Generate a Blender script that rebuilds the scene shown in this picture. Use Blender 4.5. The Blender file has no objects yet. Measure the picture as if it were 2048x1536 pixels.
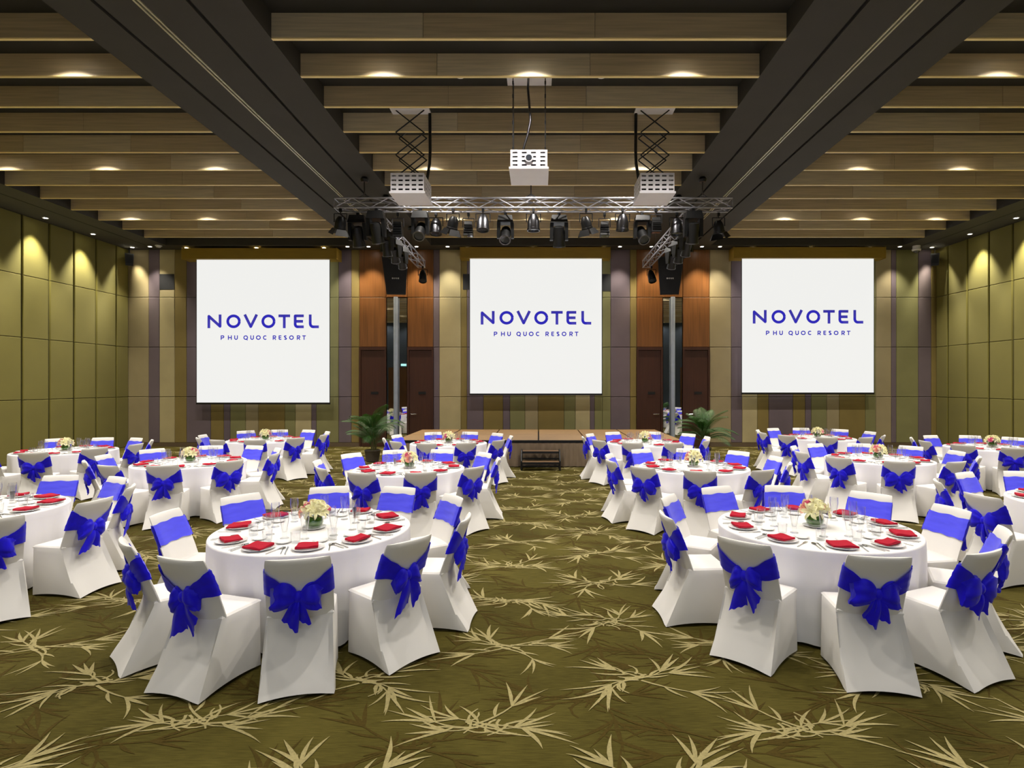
import bpy, math, random
from mathutils import Vector, Matrix
from itertools import combinations

PI = math.pi
rng = random.Random(7)
SC = bpy.context.scene
COL = SC.collection

# ------------------------------------------------------------------ camera
F_PX, VPX, VPY, CAM_Z = 1150.0, 1077.0, 769.0, 2.0
cd = bpy.data.cameras.new('camera'); cam = bpy.data.objects.new('camera', cd); COL.objects.link(cam)
cam.location = (0, 0, CAM_Z); cam.rotation_euler = (PI/2, 0, 0)
cd.sensor_width = 36; cd.sensor_fit = 'HORIZONTAL'; cd.lens = F_PX/2048*36
cd.shift_x = -(VPX-1024)/2048; cd.shift_y = (VPY-768)/2048
cd.clip_start = 0.05; cd.clip_end = 200
SC.camera = cam
# ------------------------------------------------------------------ world, exposure
w = bpy.data.worlds.new('world'); SC.world = w; w.use_nodes = True
w.node_tree.nodes['Background'].inputs[0].default_value = (0.05, 0.05, 0.055, 1)
w.node_tree.nodes['Background'].inputs[1].default_value = 0.3
vs = SC.view_settings
vs.view_transform = 'Standard'; vs.look = 'None'; vs.gamma = 1; vs.use_curve_mapping = False
vs.exposure = 0.1
DOWN_W, WALL_W, BACK_W = 300.0, 600.0, 270.0      # lamp powers
DOWN_C = (1.0, 0.94, 0.86)

# cool fill light added behind the camera, passing through an unseen glazed entrance
dl = bpy.data.lights.new('daylight_fill', 'AREA'); dl.shape = 'RECTANGLE'; dl.size = 6.0; dl.size_y = 2.9; dl.energy = 95; dl.color = (.80, .88, 1.0)
do = bpy.data.objects.new('daylight_fill', dl); COL.objects.link(do); do.location = (0, -3.75, 1.55); do.rotation_euler = (PI/2, 0, 0)

# ------------------------------------------------------------------ materials
def lin(h):
    h = h.lstrip('#'); r = []
    for i in (0, 2, 4):
        c = int(h[i:i+2], 16)/255
        r.append(c/12.92 if c <= .04045 else ((c+.055)/1.055)**2.4)
    return (*r, 1.0)

M = {}
def mat(name, col, rough=.6, metal=0., var=.12, scale=(6, 6, 6), bump=0., bscale=120., sheen=0., spec=.5, emit=None, coat=0., trans=0., detail=3):
    m = bpy.data.materials.new(name); m.use_nodes = True; M[name] = m
    nt = m.node_tree; b = nt.nodes['Principled BSDF']; N = nt.nodes.new; L = nt.links.new
    c = lin(col) if isinstance(col, str) else (*col, 1)
    tc = N('ShaderNodeTexCoord'); mp = N('ShaderNodeMapping'); mp.inputs['Scale'].default_value = scale
    L(tc.outputs['Object'], mp.inputs['Vector'])
    nz = N('ShaderNodeTexNoise'); nz.inputs['Scale'].default_value = 1.0; nz.inputs['Detail'].default_value = detail
    L(mp.outputs[0], nz.inputs['Vector'])
    rp = N('ShaderNodeValToRGB')
    rp.color_ramp.elements[0].position = .3; rp.color_ramp.elements[1].position = .7
    rp.color_ramp.elements[0].color = (*[x*(1-var) for x in c[:3]], 1)
    rp.color_ramp.elements[1].color = (*[min(1, x*(1+var)) for x in c[:3]], 1)
    L(nz.outputs[0], rp.inputs[0]); L(rp.outputs[0], b.inputs['Base Color'])
    b.inputs['Roughness'].default_value = rough; b.inputs['Metallic'].default_value = metal
    b.inputs['Specular IOR Level'].default_value = spec
    b.inputs['Sheen Weight'].default_value = sheen; b.inputs['Coat Weight'].default_value = coat
    if bump:
        n2 = N('ShaderNodeTexNoise'); n2.inputs['Scale'].default_value = bscale; n2.inputs['Detail'].default_value = 2
        L(tc.outputs['Object'], n2.inputs['Vector'])
        bp = N('ShaderNodeBump'); bp.inputs['Strength'].default_value = bump; bp.inputs['Distance'].default_value = .01
        L(n2.outputs[0], bp.inputs['Height']); L(bp.outputs[0], b.inputs['Normal'])
    if emit:
        b.inputs['Emission Color'].default_value = (*emit[0], 1); b.inputs['Emission Strength'].default_value = emit[1]
    if trans:
        o = nt.nodes['Material Output']; t = N('ShaderNodeBsdfTranslucent'); mx = N('ShaderNodeMixShader')
        L(rp.outputs[0], t.inputs[0]); mx.inputs[0].default_value = trans
        L(b.outputs[0], mx.inputs[1]); L(t.outputs[0], mx.inputs[2]); L(mx.outputs[0], o.inputs[0])
    return m

mat('cover_white', '#e9e6e0', .75, var=.015, scale=(3, 3, 3), sheen=.1, spec=.25)
mat('cloth_white', '#efedea', .8, var=.012, scale=(3, 3, 3), bump=.05, bscale=300, spec=.2)
mat('sash_blue', '#5050fb', .55, var=.06, scale=(9, 9, 40), spec=.3, sheen=.2)
mat('bow_blue', '#1d08f2', .5, var=.15, scale=(14, 14, 14), spec=.3, sheen=.2, trans=.18)
mat('napkin_red', '#ac0f2a', .8, var=.06, scale=(30, 30, 30), bump=.1, bscale=500, spec=.2)
mat('china', '#f4f4f4', .15, var=.01, coat=.3)
mat('steel', '#c8c8c8', .18, metal=1., var=.03)
mat('truss_alu', '#aeaeb6', .4, metal=.7, var=.08, scale=(20, 20, 20))
mat('chrome_dark', '#6b6b70', .3, metal=1., var=.1)
mat('black_plastic', '#0d0d0e', .45, var=.2, scale=(15, 15, 15))
mat('black_metal', '#151516', .4, metal=.3, var=.2, scale=(15, 15, 15))
mat('white_paint', '#e6e4ea', .4, var=.02, scale=(5, 5, 5))
mat('inside_dark', '#1a1a1c', .8, var=.1)
mat('grey_metal', '#a3adc0', .35, metal=.4, var=.05)
mat('lens_glass', '#3a3f48', .06, var=.2, coat=1.)
mat('ceiling_dark', '#2b2924', .9, var=.1, scale=(1.5, 1.5, 1.5))
mat('beam_grey', '#38352f', .75, var=.06, scale=(2, 2, 2))
mat('slot_black', '#0c0c0b', .9, var=.1)
mat('rail_pale', '#b9b49a', .4, metal=.3, var=.08, scale=(10, 10, 10))
mat('baffle_wood', '#c4b08c', .5, var=.16, scale=(1.2, 6, 34), bump=.03, bscale=60, detail=5)
mat('baffle_wood_pale', '#cfbf9f', .5, var=.14, scale=(1.5, 6, 38), detail=5)
mat('baffle_edge', '#f0d898', .45, var=.06, scale=(3, 3, 3))
mat('panel_olive', '#6f6722', .8, var=.07, scale=(1.2, 1.2, 1.2), bump=.12, bscale=220, sheen=.15)
mat('seam_dark', '#16150d', .8, var=.1)
mat('panel_khaki', '#8f8160', .85, var=.06, scale=(2, 2, 2), bump=.15, bscale=260)
mat('panel_sand', '#a3966f', .85, var=.06, scale=(2, 2, 2), bump=.15, bscale=260)
mat('panel_mustard', '#786735', .85, var=.06, scale=(2, 2, 2), bump=.15, bscale=260)
mat('panel_moss', '#767349', .85, var=.06, scale=(2, 2, 2), bump=.15, bscale=260)
mat('panel_mauve', '#62555b', .85, var=.07, scale=(2, 2, 2), bump=.15, bscale=260)
mat('base_brown', '#5a4a36', .6, var=.08)
mat('door_wood', '#3c2014', .4, var=.2, scale=(30, 6, 1.2), detail=5)
mat('wood_red', '#6f4622', .38, var=.22, scale=(26, 6, 1.0), detail=6)
mat('housing_gold', '#957a28', .5, var=.08, scale=(2, 8, 8))
mat('stage_deck', '#86673f', .6, var=.1, scale=(8, 8, 8))
mat('stage_skirt', '#8c7a64', .8, var=.12, scale=(9, 9, 3))
mat('tread_wood', '#6b5238', .5, var=.12, scale=(3, 20, 20))
mat('leaf_palm', '#2d5619', .5, var=.3, scale=(5, 5, 5), trans=.2)
mat('leaf_vase', '#3d6a12', .25, var=.35, scale=(30, 30, 8), coat=.6)
mat('leaf_dark', '#24461a', .5, var=.3, scale=(30, 30, 30))
mat('trunk', '#5a5a2e', .7, var=.25, scale=(10, 10, 30))
mat('pot_stone', '#4c443a', .6, var=.2, scale=(8, 8, 8))
mat('soil', '#2a1d12', .9, var=.3, scale=(30, 30, 30))
mat('lily_cream', '#f3efc0', .6, var=.08, scale=(40, 40, 40), trans=.25)
mat('rose_pink', '#ee7fa6', .6, var=.18, scale=(50, 50, 50), trans=.2)
mat('rose_peach', '#f4b9a2', .6, var=.12, scale=(50, 50, 50), trans=.2)
mat('carpet_leaf', '#9a8f62', .95, var=.16, scale=(60, 60, 60), spec=.1)
mat('carpet_leaf_dark', '#463a15', .95, var=.16, scale=(60, 60, 60), spec=.1)
mat('logo_blue', '#2e2a9e', .6, var=.02, emit=(lin('#312c9e')[:3], .8))
mat('screen_white', '#20201f', .9, var=.02, emit=((.90, .90, .875), .9))
mat('lamp_glow', '#ffffff', .5, var=0., emit=((1.0, .93, .78), 30))
mat('exit_glow', '#20302c', .5, var=0., emit=((.45, .95, .85), 2.0))
mat('rear_wall', '#56606b', .8, var=.06, scale=(2, 2, 2))
mat('brand_white', '#d8d8d8', .5, var=.0)

def glass(name, tint=(1, 1, 1), ior=1.5):
    m = bpy.data.materials.new(name); m.use_nodes = True; M[name] = m
    nt = m.node_tree; nt.nodes.remove(nt.nodes['Principled BSDF']); N = nt.nodes.new; L = nt.links.new
    lw = N('ShaderNodeLayerWeight'); lw.inputs[0].default_value = .5
    pw = N('ShaderNodeMath'); pw.operation = 'POWER'; pw.inputs[1].default_value = 3.5; L(lw.outputs['Facing'], pw.inputs[0])
    mu = N('ShaderNodeMath'); mu.operation = 'MULTIPLY_ADD'; mu.inputs[1].default_value = 1.0; mu.inputs[2].default_value = .05; L(pw.outputs[0], mu.inputs[0])
    t = N('ShaderNodeBsdfTransparent'); t.inputs[0].default_value = (*tint, 1)
    g = N('ShaderNodeBsdfGlossy'); g.inputs['Roughness'].default_value = .05
    mx = N('ShaderNodeMixShader'); L(mu.outputs[0], mx.inputs[0])
    L(t.outputs[0], mx.inputs[1]); L(g.outputs[0], mx.inputs[2]); L(mx.outputs[0], nt.nodes['Material Output'].inputs[0])
glass('clear_glass', (.975, .98, .985)); glass('bowl_glass', (.93, .97, .9))
m = mat('mirror', '#c4c6c8', .015, metal=1., var=.0)

def carpet_mat():
    m = bpy.data.materials.new('carpet'); m.use_nodes = True; M['carpet'] = m
    nt = m.node_tree; b = nt.nodes['Principled BSDF']; N = nt.nodes.new; L = nt.links.new
    tc = N('ShaderNodeTexCoord'); mp = N('ShaderNodeMapping'); mp.inputs['Scale'].default_value = (3, 40, 1)
    L(tc.outputs['Object'], mp.inputs[0])
    n1 = N('ShaderNodeTexNoise'); n1.inputs['Scale'].default_value = 3; n1.inputs['Detail'].default_value = 4; L(mp.outputs[0], n1.inputs['Vector'])
    n2 = N('ShaderNodeTexNoise'); n2.inputs['Scale'].default_value = 1.1; n2.inputs['Detail'].default_value = 3; L(tc.outputs['Object'], n2.inputs['Vector'])
    ad = N('ShaderNodeMath'); ad.operation = 'ADD'; L(n1.outputs[0], ad.inputs[0]); L(n2.outputs[0], ad.inputs[1])
    rp = N('ShaderNodeValToRGB'); e = rp.color_ramp.elements
    dv = N('ShaderNodeMath'); dv.operation = 'MULTIPLY'; dv.inputs[1].default_value = .5; L(ad.outputs[0], dv.inputs[0])
    e[0].position = .36; e[0].color = lin('#3d3712'); e[1].position = .66; e[1].color = lin('#5c5424')
    L(dv.outputs[0], rp.inputs[0]); L(rp.outputs[0], b.inputs['Base Color'])
    b.inputs['Roughness'].default_value = .95; b.inputs['Specular IOR Level'].default_value = .1
    n3 = N('ShaderNodeTexNoise'); n3.inputs['Scale'].default_value = 160; L(tc.outputs['Object'], n3.inputs['Vector'])
    bp = N('ShaderNodeBump'); bp.inputs['Strength'].default_value = .35; bp.inputs['Distance'].default_value = .01
    L(n3.outputs[0], bp.inputs['Height']); L(bp.outputs[0], b.inputs['Normal'])
carpet_mat()

# ------------------------------------------------------------------ mesh builder
def frame(d):
    d = Vector(d).normalized(); a = Vector((0, 0, 1)) if abs(d.z) < .9 else Vector((1, 0, 0))
    u = d.cross(a).normalized(); return u, d.cross(u).normalized()

class MB:
    def __init__(s): s.v = []; s.f = []
    def pt(s, *p): s.v.append(tuple(p)); return len(s.v)-1
    def box(s, x0, x1, y0, y1, z0, z1):
        n = len(s.v)
        s.v += [(x, y, z) for z in (z0, z1) for y in (y0, y1) for x in (x0, x1)]
        s.f += [[n+i for i in q] for q in ((0, 2, 3, 1), (4, 5, 7, 6), (0, 1, 5, 4), (2, 6, 7, 3), (0, 4, 6, 2), (1, 3, 7, 5))]
        return s
    def hexa(s, P):      # 8 points: bottom ring 4 ccw, top ring 4
        n = len(s.v); s.v += [tuple(p) for p in P]
        s.f += [[n+i for i in q] for q in ((3, 2, 1, 0), (4, 5, 6, 7), (0, 1, 5, 4), (1, 2, 6, 5), (2, 3, 7, 6), (3, 0, 4, 7))]
        return s
    def rings(s, R, close=True, cap=True):
        n = len(s.v); k = len(R[0])
        for r in R: s.v += [tuple(p) for p in r]
        for i in range(len(R)-1):
            for j in range(k if close else k-1):
                a = n+i*k+j; b = n+i*k+(j+1) % k
                s.f.append([a, b, b+k, a+k])
        if cap and close:
            s.f.append([n+j for j in range(k)][::-1]); s.f.append([n+(len(R)-1)*k+j for j in range(k)])
        return s
    def bar(s, p, q, r, n=6, r2=None):
        p, q = Vector(p), Vector(q); u, w_ = frame(q-p); r2 = r if r2 is None else r2
        R = [[c+(u*math.cos(2*PI*j/n)+w_*math.sin(2*PI*j/n))*rr for j in range(n)] for c, rr in ((p, r), (q, r2))]
        return s.rings(R)
    def tube(s, P, r, n=6):
        P = [Vector(p) for p in P]; R = []
        u = None
        for i, p in enumerate(P):
            d = (P[min(i+1, len(P)-1)]-P[max(i-1, 0)]).normalized()
            if u is None: u, _ = frame(d)
            u = (u-d*u.dot(d)).normalized(); w_ = d.cross(u)
            rr = r[i] if isinstance(r, (list, tuple)) else r
            R.append([p+(u*math.cos(2*PI*j/n)+w_*math.sin(2*PI*j/n))*rr for j in range(n)])
        return s.rings(R)
    def lathe(s, prof, n=16, c=(0, 0, 0), cap=True, ax=None):
        R = []
        for r, z in prof:
            R.append([(c[0]+r*math.cos(2*PI*j/n), c[1]+r*math.sin(2*PI*j/n), c[2]+z) for j in range(n)])
        return s.rings(R, cap=cap)
    def ell(s, c, rx, ry, rz, n=10, m=6):
        R = []
        for i in range(m+1):
            t = PI*i/m; sr = max(math.sin(t), .02)
            R.append([(c[0]+rx*sr*math.cos(2*PI*j/n), c[1]+ry*sr*math.sin(2*PI*j/n), c[2]-rz*math.cos(t)) for j in range(n)])
        return s.rings(R)
    def grid(s, fn, nu, nv):
        n = len(s.v)
        for i in range(nu+1):
            for j in range(nv+1): s.v.append(tuple(fn(i/nu, j/nv)))
        for i in range(nu):
            for j in range(nv):
                a = n+i*(nv+1)+j; s.f.append([a, a+nv+1, a+nv+2, a+1])
        return s
    def xf(s, mt, start=0):
        for i in range(start, len(s.v)): s.v[i] = tuple(mt @ Vector(s.v[i]))
        return s
    def mesh(s, name, m, smooth=None):
        me = bpy.data.meshes.new(name); me.from_pydata(s.v, [], s.f); me.validate()
        if m: me.materials.append(M[m])
        if smooth is not None:
            me.polygons.foreach_set('use_smooth', [True]*len(me.polygons))
            me.set_sharp_from_angle(angle=math.radians(smooth))
        me.update(); return me

def put(name, me, parent=None, loc=(0, 0, 0), rz=0., rot=None):
    o = bpy.data.objects.new(name, me); COL.objects.link(o)
    o.location = loc; o.rotation_euler = rot if rot else (0, 0, rz)
    if parent: o.parent = parent
    return o
def obj(name, mb, m, parent=None, smooth=None, loc=(0, 0, 0), rz=0., rot=None):
    return put(name, mb.mesh(name, m, smooth), parent, loc, rz, rot)
def tag(o, label, cat, group=None):
    o['label'] = label; o['category'] = cat
    if group: o['group'] = group
    return o
def thing(name, label, cat, loc=(0, 0, 0), rz=0., group=None):
    return tag(put(name, None, None, loc, rz), label, cat, group)
def struct(name, mb, m, smooth=None):
    o = obj(name, mb, m, None, smooth); o['kind'] = 'structure'; return o
def BX(*a): return MB().box(*a)
def at(u, v=None, Y=None, Z=None):
    if Y is None: Y = F_PX*(Z-CAM_Z)/(VPY-v)
    x = (u-VPX)*Y/F_PX
    return Vector((x, Y, CAM_Z+(VPY-v)*Y/F_PX if v is not None else 0))

# ------------------------------------------------------------------ room shell
XL, XR, YB, YR = -13.2, 12.8, 18.5, -3.6
ZS, ZC, CX = 6.34, 6.66, -0.12          # soffit level, recess level, ceiling centre line
H = ZS-CAM_Z
floor = struct('floor', BX(XL-.3, XR+.3, YR-.3, YB+.3, -.12, 0), 'carpet')

# carpet motif: bamboo twigs with pointed blades, woven into the carpet
def blade(mb, x, y, a, L, wd, bend, z):
    n = 5; P = []; z += len(mb.v) % 997*1.2e-6
    for i in range(n+1):
        t = i/n; P.append((x, y, a)); x += math.cos(a)*L/n; y += math.sin(a)*L/n; a += bend/n
    prof = [.25, .8, 1., .8, .45, .05]
    b0 = len(mb.v)
    for i, (px, py, pa) in enumerate(P):
        hw = wd*prof[i]/2; nx, ny = -math.sin(pa), math.cos(pa)
        mb.v += [(px+nx*hw, py+ny*hw, z), (px-nx*hw, py-ny*hw, z)]
    for i in range(n):
        a0 = b0+2*i; mb.f.append([a0+1, a0+3, a0+2, a0])
    return x, y, a
def twig(mb, x, y, a, L, wd, bend, z):
    z += len(mb.v) % 997*1.2e-6; n = 4; b0 = len(mb.v); Q = []
    for i in range(n+1):
        nx, ny = -math.sin(a), math.cos(a); hw = wd*(1-.5*i/n)/2
        mb.v += [(x+nx*hw, y+ny*hw, z), (x-nx*hw, y-ny*hw, z)]; Q.append((x, y, a))
        x += math.cos(a)*L/n; y += math.sin(a)*L/n; a += bend/n
    for i in range(n):
        a0 = b0+2*i; mb.f.append([a0+1, a0+3, a0+2, a0])
    return Q
def motif(mb, cx, cy, seed, z, flip, k=1.0):
    r = random.Random(seed); n0 = len(mb.v)
    dirs = [0.1, 0.6, 2.6, 3.1, 3.7, 5.75]
    for d in dirs:
        a = d+r.uniform(-.2, .2); bd = r.uniform(-1.1, 1.1)
        Q = twig(mb, r.uniform(-.08, .08), r.uniform(-.05, .05), a, r.uniform(.2, .34), .022, bd, z)
        qx, qy, qa = Q[4]
        for q in range(4):
            sd = (q-1.5)*.3
            blade(mb, qx, qy, qa+sd+r.uniform(-.12, .12), r.uniform(.2, .4), r.uniform(.019, .032), sd*.8+r.uniform(-.25, .25), z)
        qx, qy, qa = Q[2]; sd = r.choice((-1, 1))
        blade(mb, qx, qy, qa+sd*r.uniform(.5, 1.1), r.uniform(.16, .28), .024, -sd*.5, z)
    for _ in range(8):
        twig(mb, r.uniform(-.14, .14), r.uniform(-.08, .08), r.uniform(0, 6.28), r.uniform(.14, .22), .02, r.choice((-1, 1))*r.uniform(.8, 2.0), z)
    for i in range(n0, len(mb.v)):
        x, y, zz = mb.v[i]; mb.v[i] = (cx+x*flip*k, cy+y*.8*k, zz)
tan, dk = MB(), MB()
for ci in range(-14, 15):
    x = -.25+.89*ci
    if x < XL+.5 or x > XR-.5: continue
    for ri in range(0, 17):
        y = 2.4+.98*ri+(.49 if ci % 2 else 0)
        if y > YB-.4: continue
        motif(tan, x+rng.uniform(-.06, .06), y+rng.uniform(-.05, .05), (ci % 2)*3+ri % 3, .0025+.0012*(ci % 2), 1 if (ci//2) % 2 else -1)
        motif(dk, x+.42+rng.uniform(-.06, .06), y+.3, 11+(ci % 3), .0012, 1, 1.1)
o = obj('woven_leaf_pattern', tan, 'carpet_leaf', floor); o['kind'] = 'stuff'
o = obj('woven_dark_leaf_pattern', dk, 'carpet_leaf_dark', floor); o['kind'] = 'stuff'  # second, darker leaf motif woven into the carpet

# ceiling: recess slab, side and back soffits, long beams, baffles of planks
ceil = struct('ceiling', BX(XL-.3, XR+.3, YR-.3, YB+.3, ZC, ZC+.2), 'ceiling_dark')
SXL, SXR, SYB = CX-11.5, CX+11.5, 17.92
obj('soffit', BX(XL-.05, SXL, YR, YB, ZS, ZC), 'beam_grey', ceil)
obj('soffit', BX(SXR, XR+.05, YR, YB, ZS, ZC), 'beam_grey', ceil)
obj('soffit', BX(SXL, SXR, SYB, YB, ZS, ZC), 'beam_grey', ceil)
obj('soffit_groove', BX(SXL-.62, SXL-.59, YR, YB-.6, ZS-.004, ZS+.004), 'slot_black', ceil)
obj('soffit_groove', BX(SXR+.59, SXR+.62, YR, YB-.6, ZS-.004, ZS+.004), 'slot_black', ceil)
B0, B1 = .745*H, 1.265*H
for sg in (-1, 1):
    core = BX(*sorted((CX+sg*(B0+.01), CX+sg*(B1-.01))), YR, SYB, ZS+.03, ZC)
    bm = obj('ceiling_beam', core, 'slot_black', ceil)
    for a, b in ((.745, .879), (.891, 1.008), (1.030, 1.128), (1.140, 1.265)):
        x0, x1 = sorted((CX+sg*a*H, CX+sg*b*H))
        obj('fascia_board', BX(x0, x1, YR, SYB, ZS, ZS+.03 if a not in (.745, 1.14) else ZS+.03), 'beam_grey', bm)
    for a in (B0, B1-.008):
        x0, x1 = sorted((CX+sg*a, CX+sg*(a+.008))); obj('side_board', BX(x0, x1, YR, SYB, ZS+.03, ZC), 'beam_grey', bm)
    for a in (1.010, 1.0225):
        x0, x1 = sorted((CX+sg*a*H, CX+sg*(a+.0055)*H)); obj('track_rail', BX(x0, x1, YR, SYB, ZS-.008, ZS+.03), 'rail_pale', bm)
BY0, BDY, BT = 7.21, .884, .055
NB0, NB1 = -12, 11
def bay(x0, x1, shift):
    n = 3; wd = (x1-x0)/n; gap = .006
    pm = {}
    for k in range(NB0, NB1+1):
        y = BY0+BDY*k
        if y < YR+.1: continue
        e = obj('ceiling_baffle', BX(x0, x1, y+.004, y+BT-.004, ZS, ZS+.012), 'baffle_edge', ceil)
        cuts = [x0]+[x0+wd*(i+1)+((shift*k*.37) % 1.0-.5)*.5 for i in range(n-1)]+[x1]
        for i in range(n):
            a, b = cuts[i]+gap/2, cuts[i+1]-gap/2
            obj('plank', BX(a, b, y, y+BT, ZS+.012, ZC), 'baffle_wood' if (i+k*2) % 3 else 'baffle_wood_pale', e)
bay(CX-B0, CX+B0, .1); bay(SXL, CX-B1, 1); bay(CX+B1, SXR, 1.7)

# walls
PZ = [0.0, 1.6, 3.2, 4.8, ZS]
wl = struct('wall_left', BX(XL-.3, XL-.03, YR-.3, YB+.3, 0, ZS), 'seam_dark')
wr = struct('wall_right', BX(XR+.03, XR+.3, YR-.3, YB+.3, 0, ZS), 'seam_dark')
wb = struct('wall_back', BX(XL-.3, XR+.3, YB+.03, YB+.3, 0, ZS), 'seam_dark')
wf = struct('wall_rear', BX(XL-.3, -3, YR-.3, YR-.03, 0, ZS).box(3, XR+.3, YR-.3, YR-.03, 0, ZS).box(-3, 3, YR-.3, YR-.03, 3.1, ZS), 'rear_wall')
win = struct('added_window_1', BX(-3, 3, YR-.12, YR-.05, 3.02, 3.1).box(-3, 3, YR-.12, YR-.05, 0, .08), 'grey_metal')  # unseen glazed entrance, added as the opening for the cool fill light
for i in range(7): obj('added_window_mullion', BX(-3+i*.99, -2.94+i*.99, YR-.12, YR-.05, .08, 3.02), 'grey_metal', win)
for i in range(6): obj('added_window_pane', BX(-2.94+i*.99, -2.01+i*.99, YR-.09, YR-.08, .08, 3.02), 'clear_glass', win)
def padded(x0, x1, z0, z1, t, g):    # a padded board facing -Y at y=0, softened edges
    mb = MB(); e = .012
    mb.rings([[(x0+g, 0, z0+g), (x1-g, 0, z0+g), (x1-g, 0, z1-g), (x0+g, 0, z1-g)],
              [(x0+g, -t+e, z0+g), (x1-g, -t+e, z0+g), (x1-g, -t+e, z1-g), (x0+g, -t+e, z1-g)],
              [(x0+g+e, -t, z0+g+e), (x1-g-e, -t, z0+g+e), (x1-g-e, -t, z1-g-e), (x0+g+e, -t, z1-g-e)]])
    return mb
SP = .82
for wall, X, rot in ((wl, XL-.03, PI/2), (wr, XR+.03, -PI/2)):
    ms = [padded(-SP/2+.03, SP/2-.03, PZ[r]+.004, PZ[r+1]-.004, .05, 0).mesh('wall_panel', 'panel_olive', 20) for r in range(4)]
    nt_ = int((YB-YR)/SP)
    for c in range(nt_):
        y = 17.96-.41-c*SP
        if y < YR+.4: break
        for r in range(4): put('wall_panel', ms[r], wall, (X, y, 0), rot)
    for r in range(4):
        obj('wall_panel', padded(-.25, .25, PZ[r]+.004, PZ[r+1]-.004, .05, 0), 'panel_olive', wall, 20, (X, 18.225, 0), rot)

# back wall columns: picture x of every joint with its cloth colour
K, S_, U_, G_, V_ = 'panel_khaki', 'panel_sand', 'panel_mustard', 'panel_moss', 'panel_mauve'
cols = [(257, K), (298, V_), (319.6, S_), (350, U_), (373.6, V_), (422, U_), (448, V_), (461, G_), (491.5, K), (517, U_), (570, G_), (591, S_), (623, V_), (633, G_), (677.5, V_), (703, U_), (719, None),
        (867, V_), (879, S_), (922, U_), (934, V_), (967, U_), (1006, V_), (1020, G_), (1050, K), (1076, U_), (1128, G_), (1150.5, S_), (1180, V_), (1189, G_), (1204.6, G_), (1221, V_), (1260, U_), (1273, None),
        (1419, K), (1462, V_), (1484, S_), (1514.5, U_), (1537, V_), (1585.5, U_), (1610, V_), (1622, G_), (1653, K), (1678, U_), (1730, G_), (1751, K), (1782, V_), (1792, G_), (1836, V_), (1862, U_), (1871, 'end')]
pxw = YB/F_PX
for (u0, m0), (u1, _) in zip(cols, cols[1:]):
    if m0 is None: continue
    x0, x1 = (u0-VPX)*pxw, (u1-VPX)*pxw
    if u1 == 1871: x1 = XR
    if u0 == 257: x0 = XL
    for r in range(4):
        z0 = PZ[r]+(.13 if r == 0 else 0)
        obj('wall_panel', padded(x0+.003, x1-.003, z0+.004, PZ[r+1]-.004, .05, 0), m0, wb, 20, (0, YB+.03, 0))
bb = struct('baseboard_back', MB(), 'base_brown')
for i, (u0, u1) in enumerate(((257, 719), (867, 1273), (1419, 1871))):
    x0, x1 = (u0-VPX)*pxw, (u1-VPX)*pxw
    obj('base_strip', BX(x0, x1, YB-.03, YB+.03, 0, .13), 'base_brown', bb)
bb.data.materials.clear()
obj('wall_vent', MB().box(*[(319.6-VPX)*pxw+.01, (350-VPX)*pxw-.01, YB-.025, YB-.02, 5.05, 5.55]), 'inside_dark', wb)
v0, v1 = (1204-VPX)*pxw, (1221-VPX)*pxw
obj('wall_vent', BX(v0-.3, v1, YB-.026, YB-.02, 5.0, 5.55), 'inside_dark', wb)
v0, v1 = (926-VPX)*pxw, (941-VPX)*pxw
obj('wall_vent', BX(v0, v1, YB-.026, YB-.02, 5.05, 5.55), 'inside_dark', wb)

# the two timber niches: doors, timber cladding, tall mirror and post
dn = 0
def niche(d0, d1, m0, m1, e0, e1):
    global dn
    X = lambda u: (u-VPX)*pxw
    for (a, b, hs) in ((d0, d1, 1), (e0, e1, -1)):
        dn += 1
        x0, x1 = X(a), X(b)
        d = struct('door_%d' % dn, BX(x0+.06, x1-.06, YB-.02, YB+.03, 0.01, 3.1), 'door_wood')
        obj('door_frame', BX(x0, x0+.055, YB-.05, YB+.03, 0, 3.2), 'door_wood', d)
        obj('door_frame', BX(x1-.055, x1, YB-.05, YB+.03, 0, 3.2), 'door_wood', d)
        obj('door_frame', BX(x0+.055, x1-.055, YB-.05, YB+.03, 3.11, 3.2), 'door_wood', d)
        xc = (x0+x1)/2+.06
        obj('door_sign', BX(xc-.12, xc+.12, YB-.032, YB-.02, 1.69, 1.77), 'black_plastic', d)
        hx = x1-.14 if hs > 0 else x0+.14
        hd = MB().bar((hx, YB-.02, 1.05), (hx, YB-.08, 1.05), .012).bar((hx+.01*hs, YB-.075, 1.05), (hx-.17*hs, YB-.075, 1.05), .011)
        obj('door_handle', hd, 'steel', d, 40)
        for r in (2, 3):
            obj('timber_panel', padded(x0+.004, x1-.004, PZ[r]+.004, PZ[r+1]-.004, .06, 0), 'wood_red', wb, 20, (0, YB+.03, 0))
    obj('timber_panel', padded(X(m0)+.004, X(m1)-.004, 4.804, ZS-.004, .06, 0), 'wood_red', wb, 20, (0, YB+.03, 0))
    obj('mirror_glass', BX(X(m0)+.02, X(m1)-.02, YB-.01, YB+.02, .02, 4.78), 'mirror', wb)
    xm = X(m0+(m1-m0)*.48)
    p = MB().lathe([(.07, 0), (.07, 4.8)], 12, (xm, YB-.11, 0)); obj('mirror_post', p, 'grey_metal', wb, 40)
niche(719, 773, 773, 815, 815, 867)
niche(1273, 1325, 1325, 1365, 1365, 1419)
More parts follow.
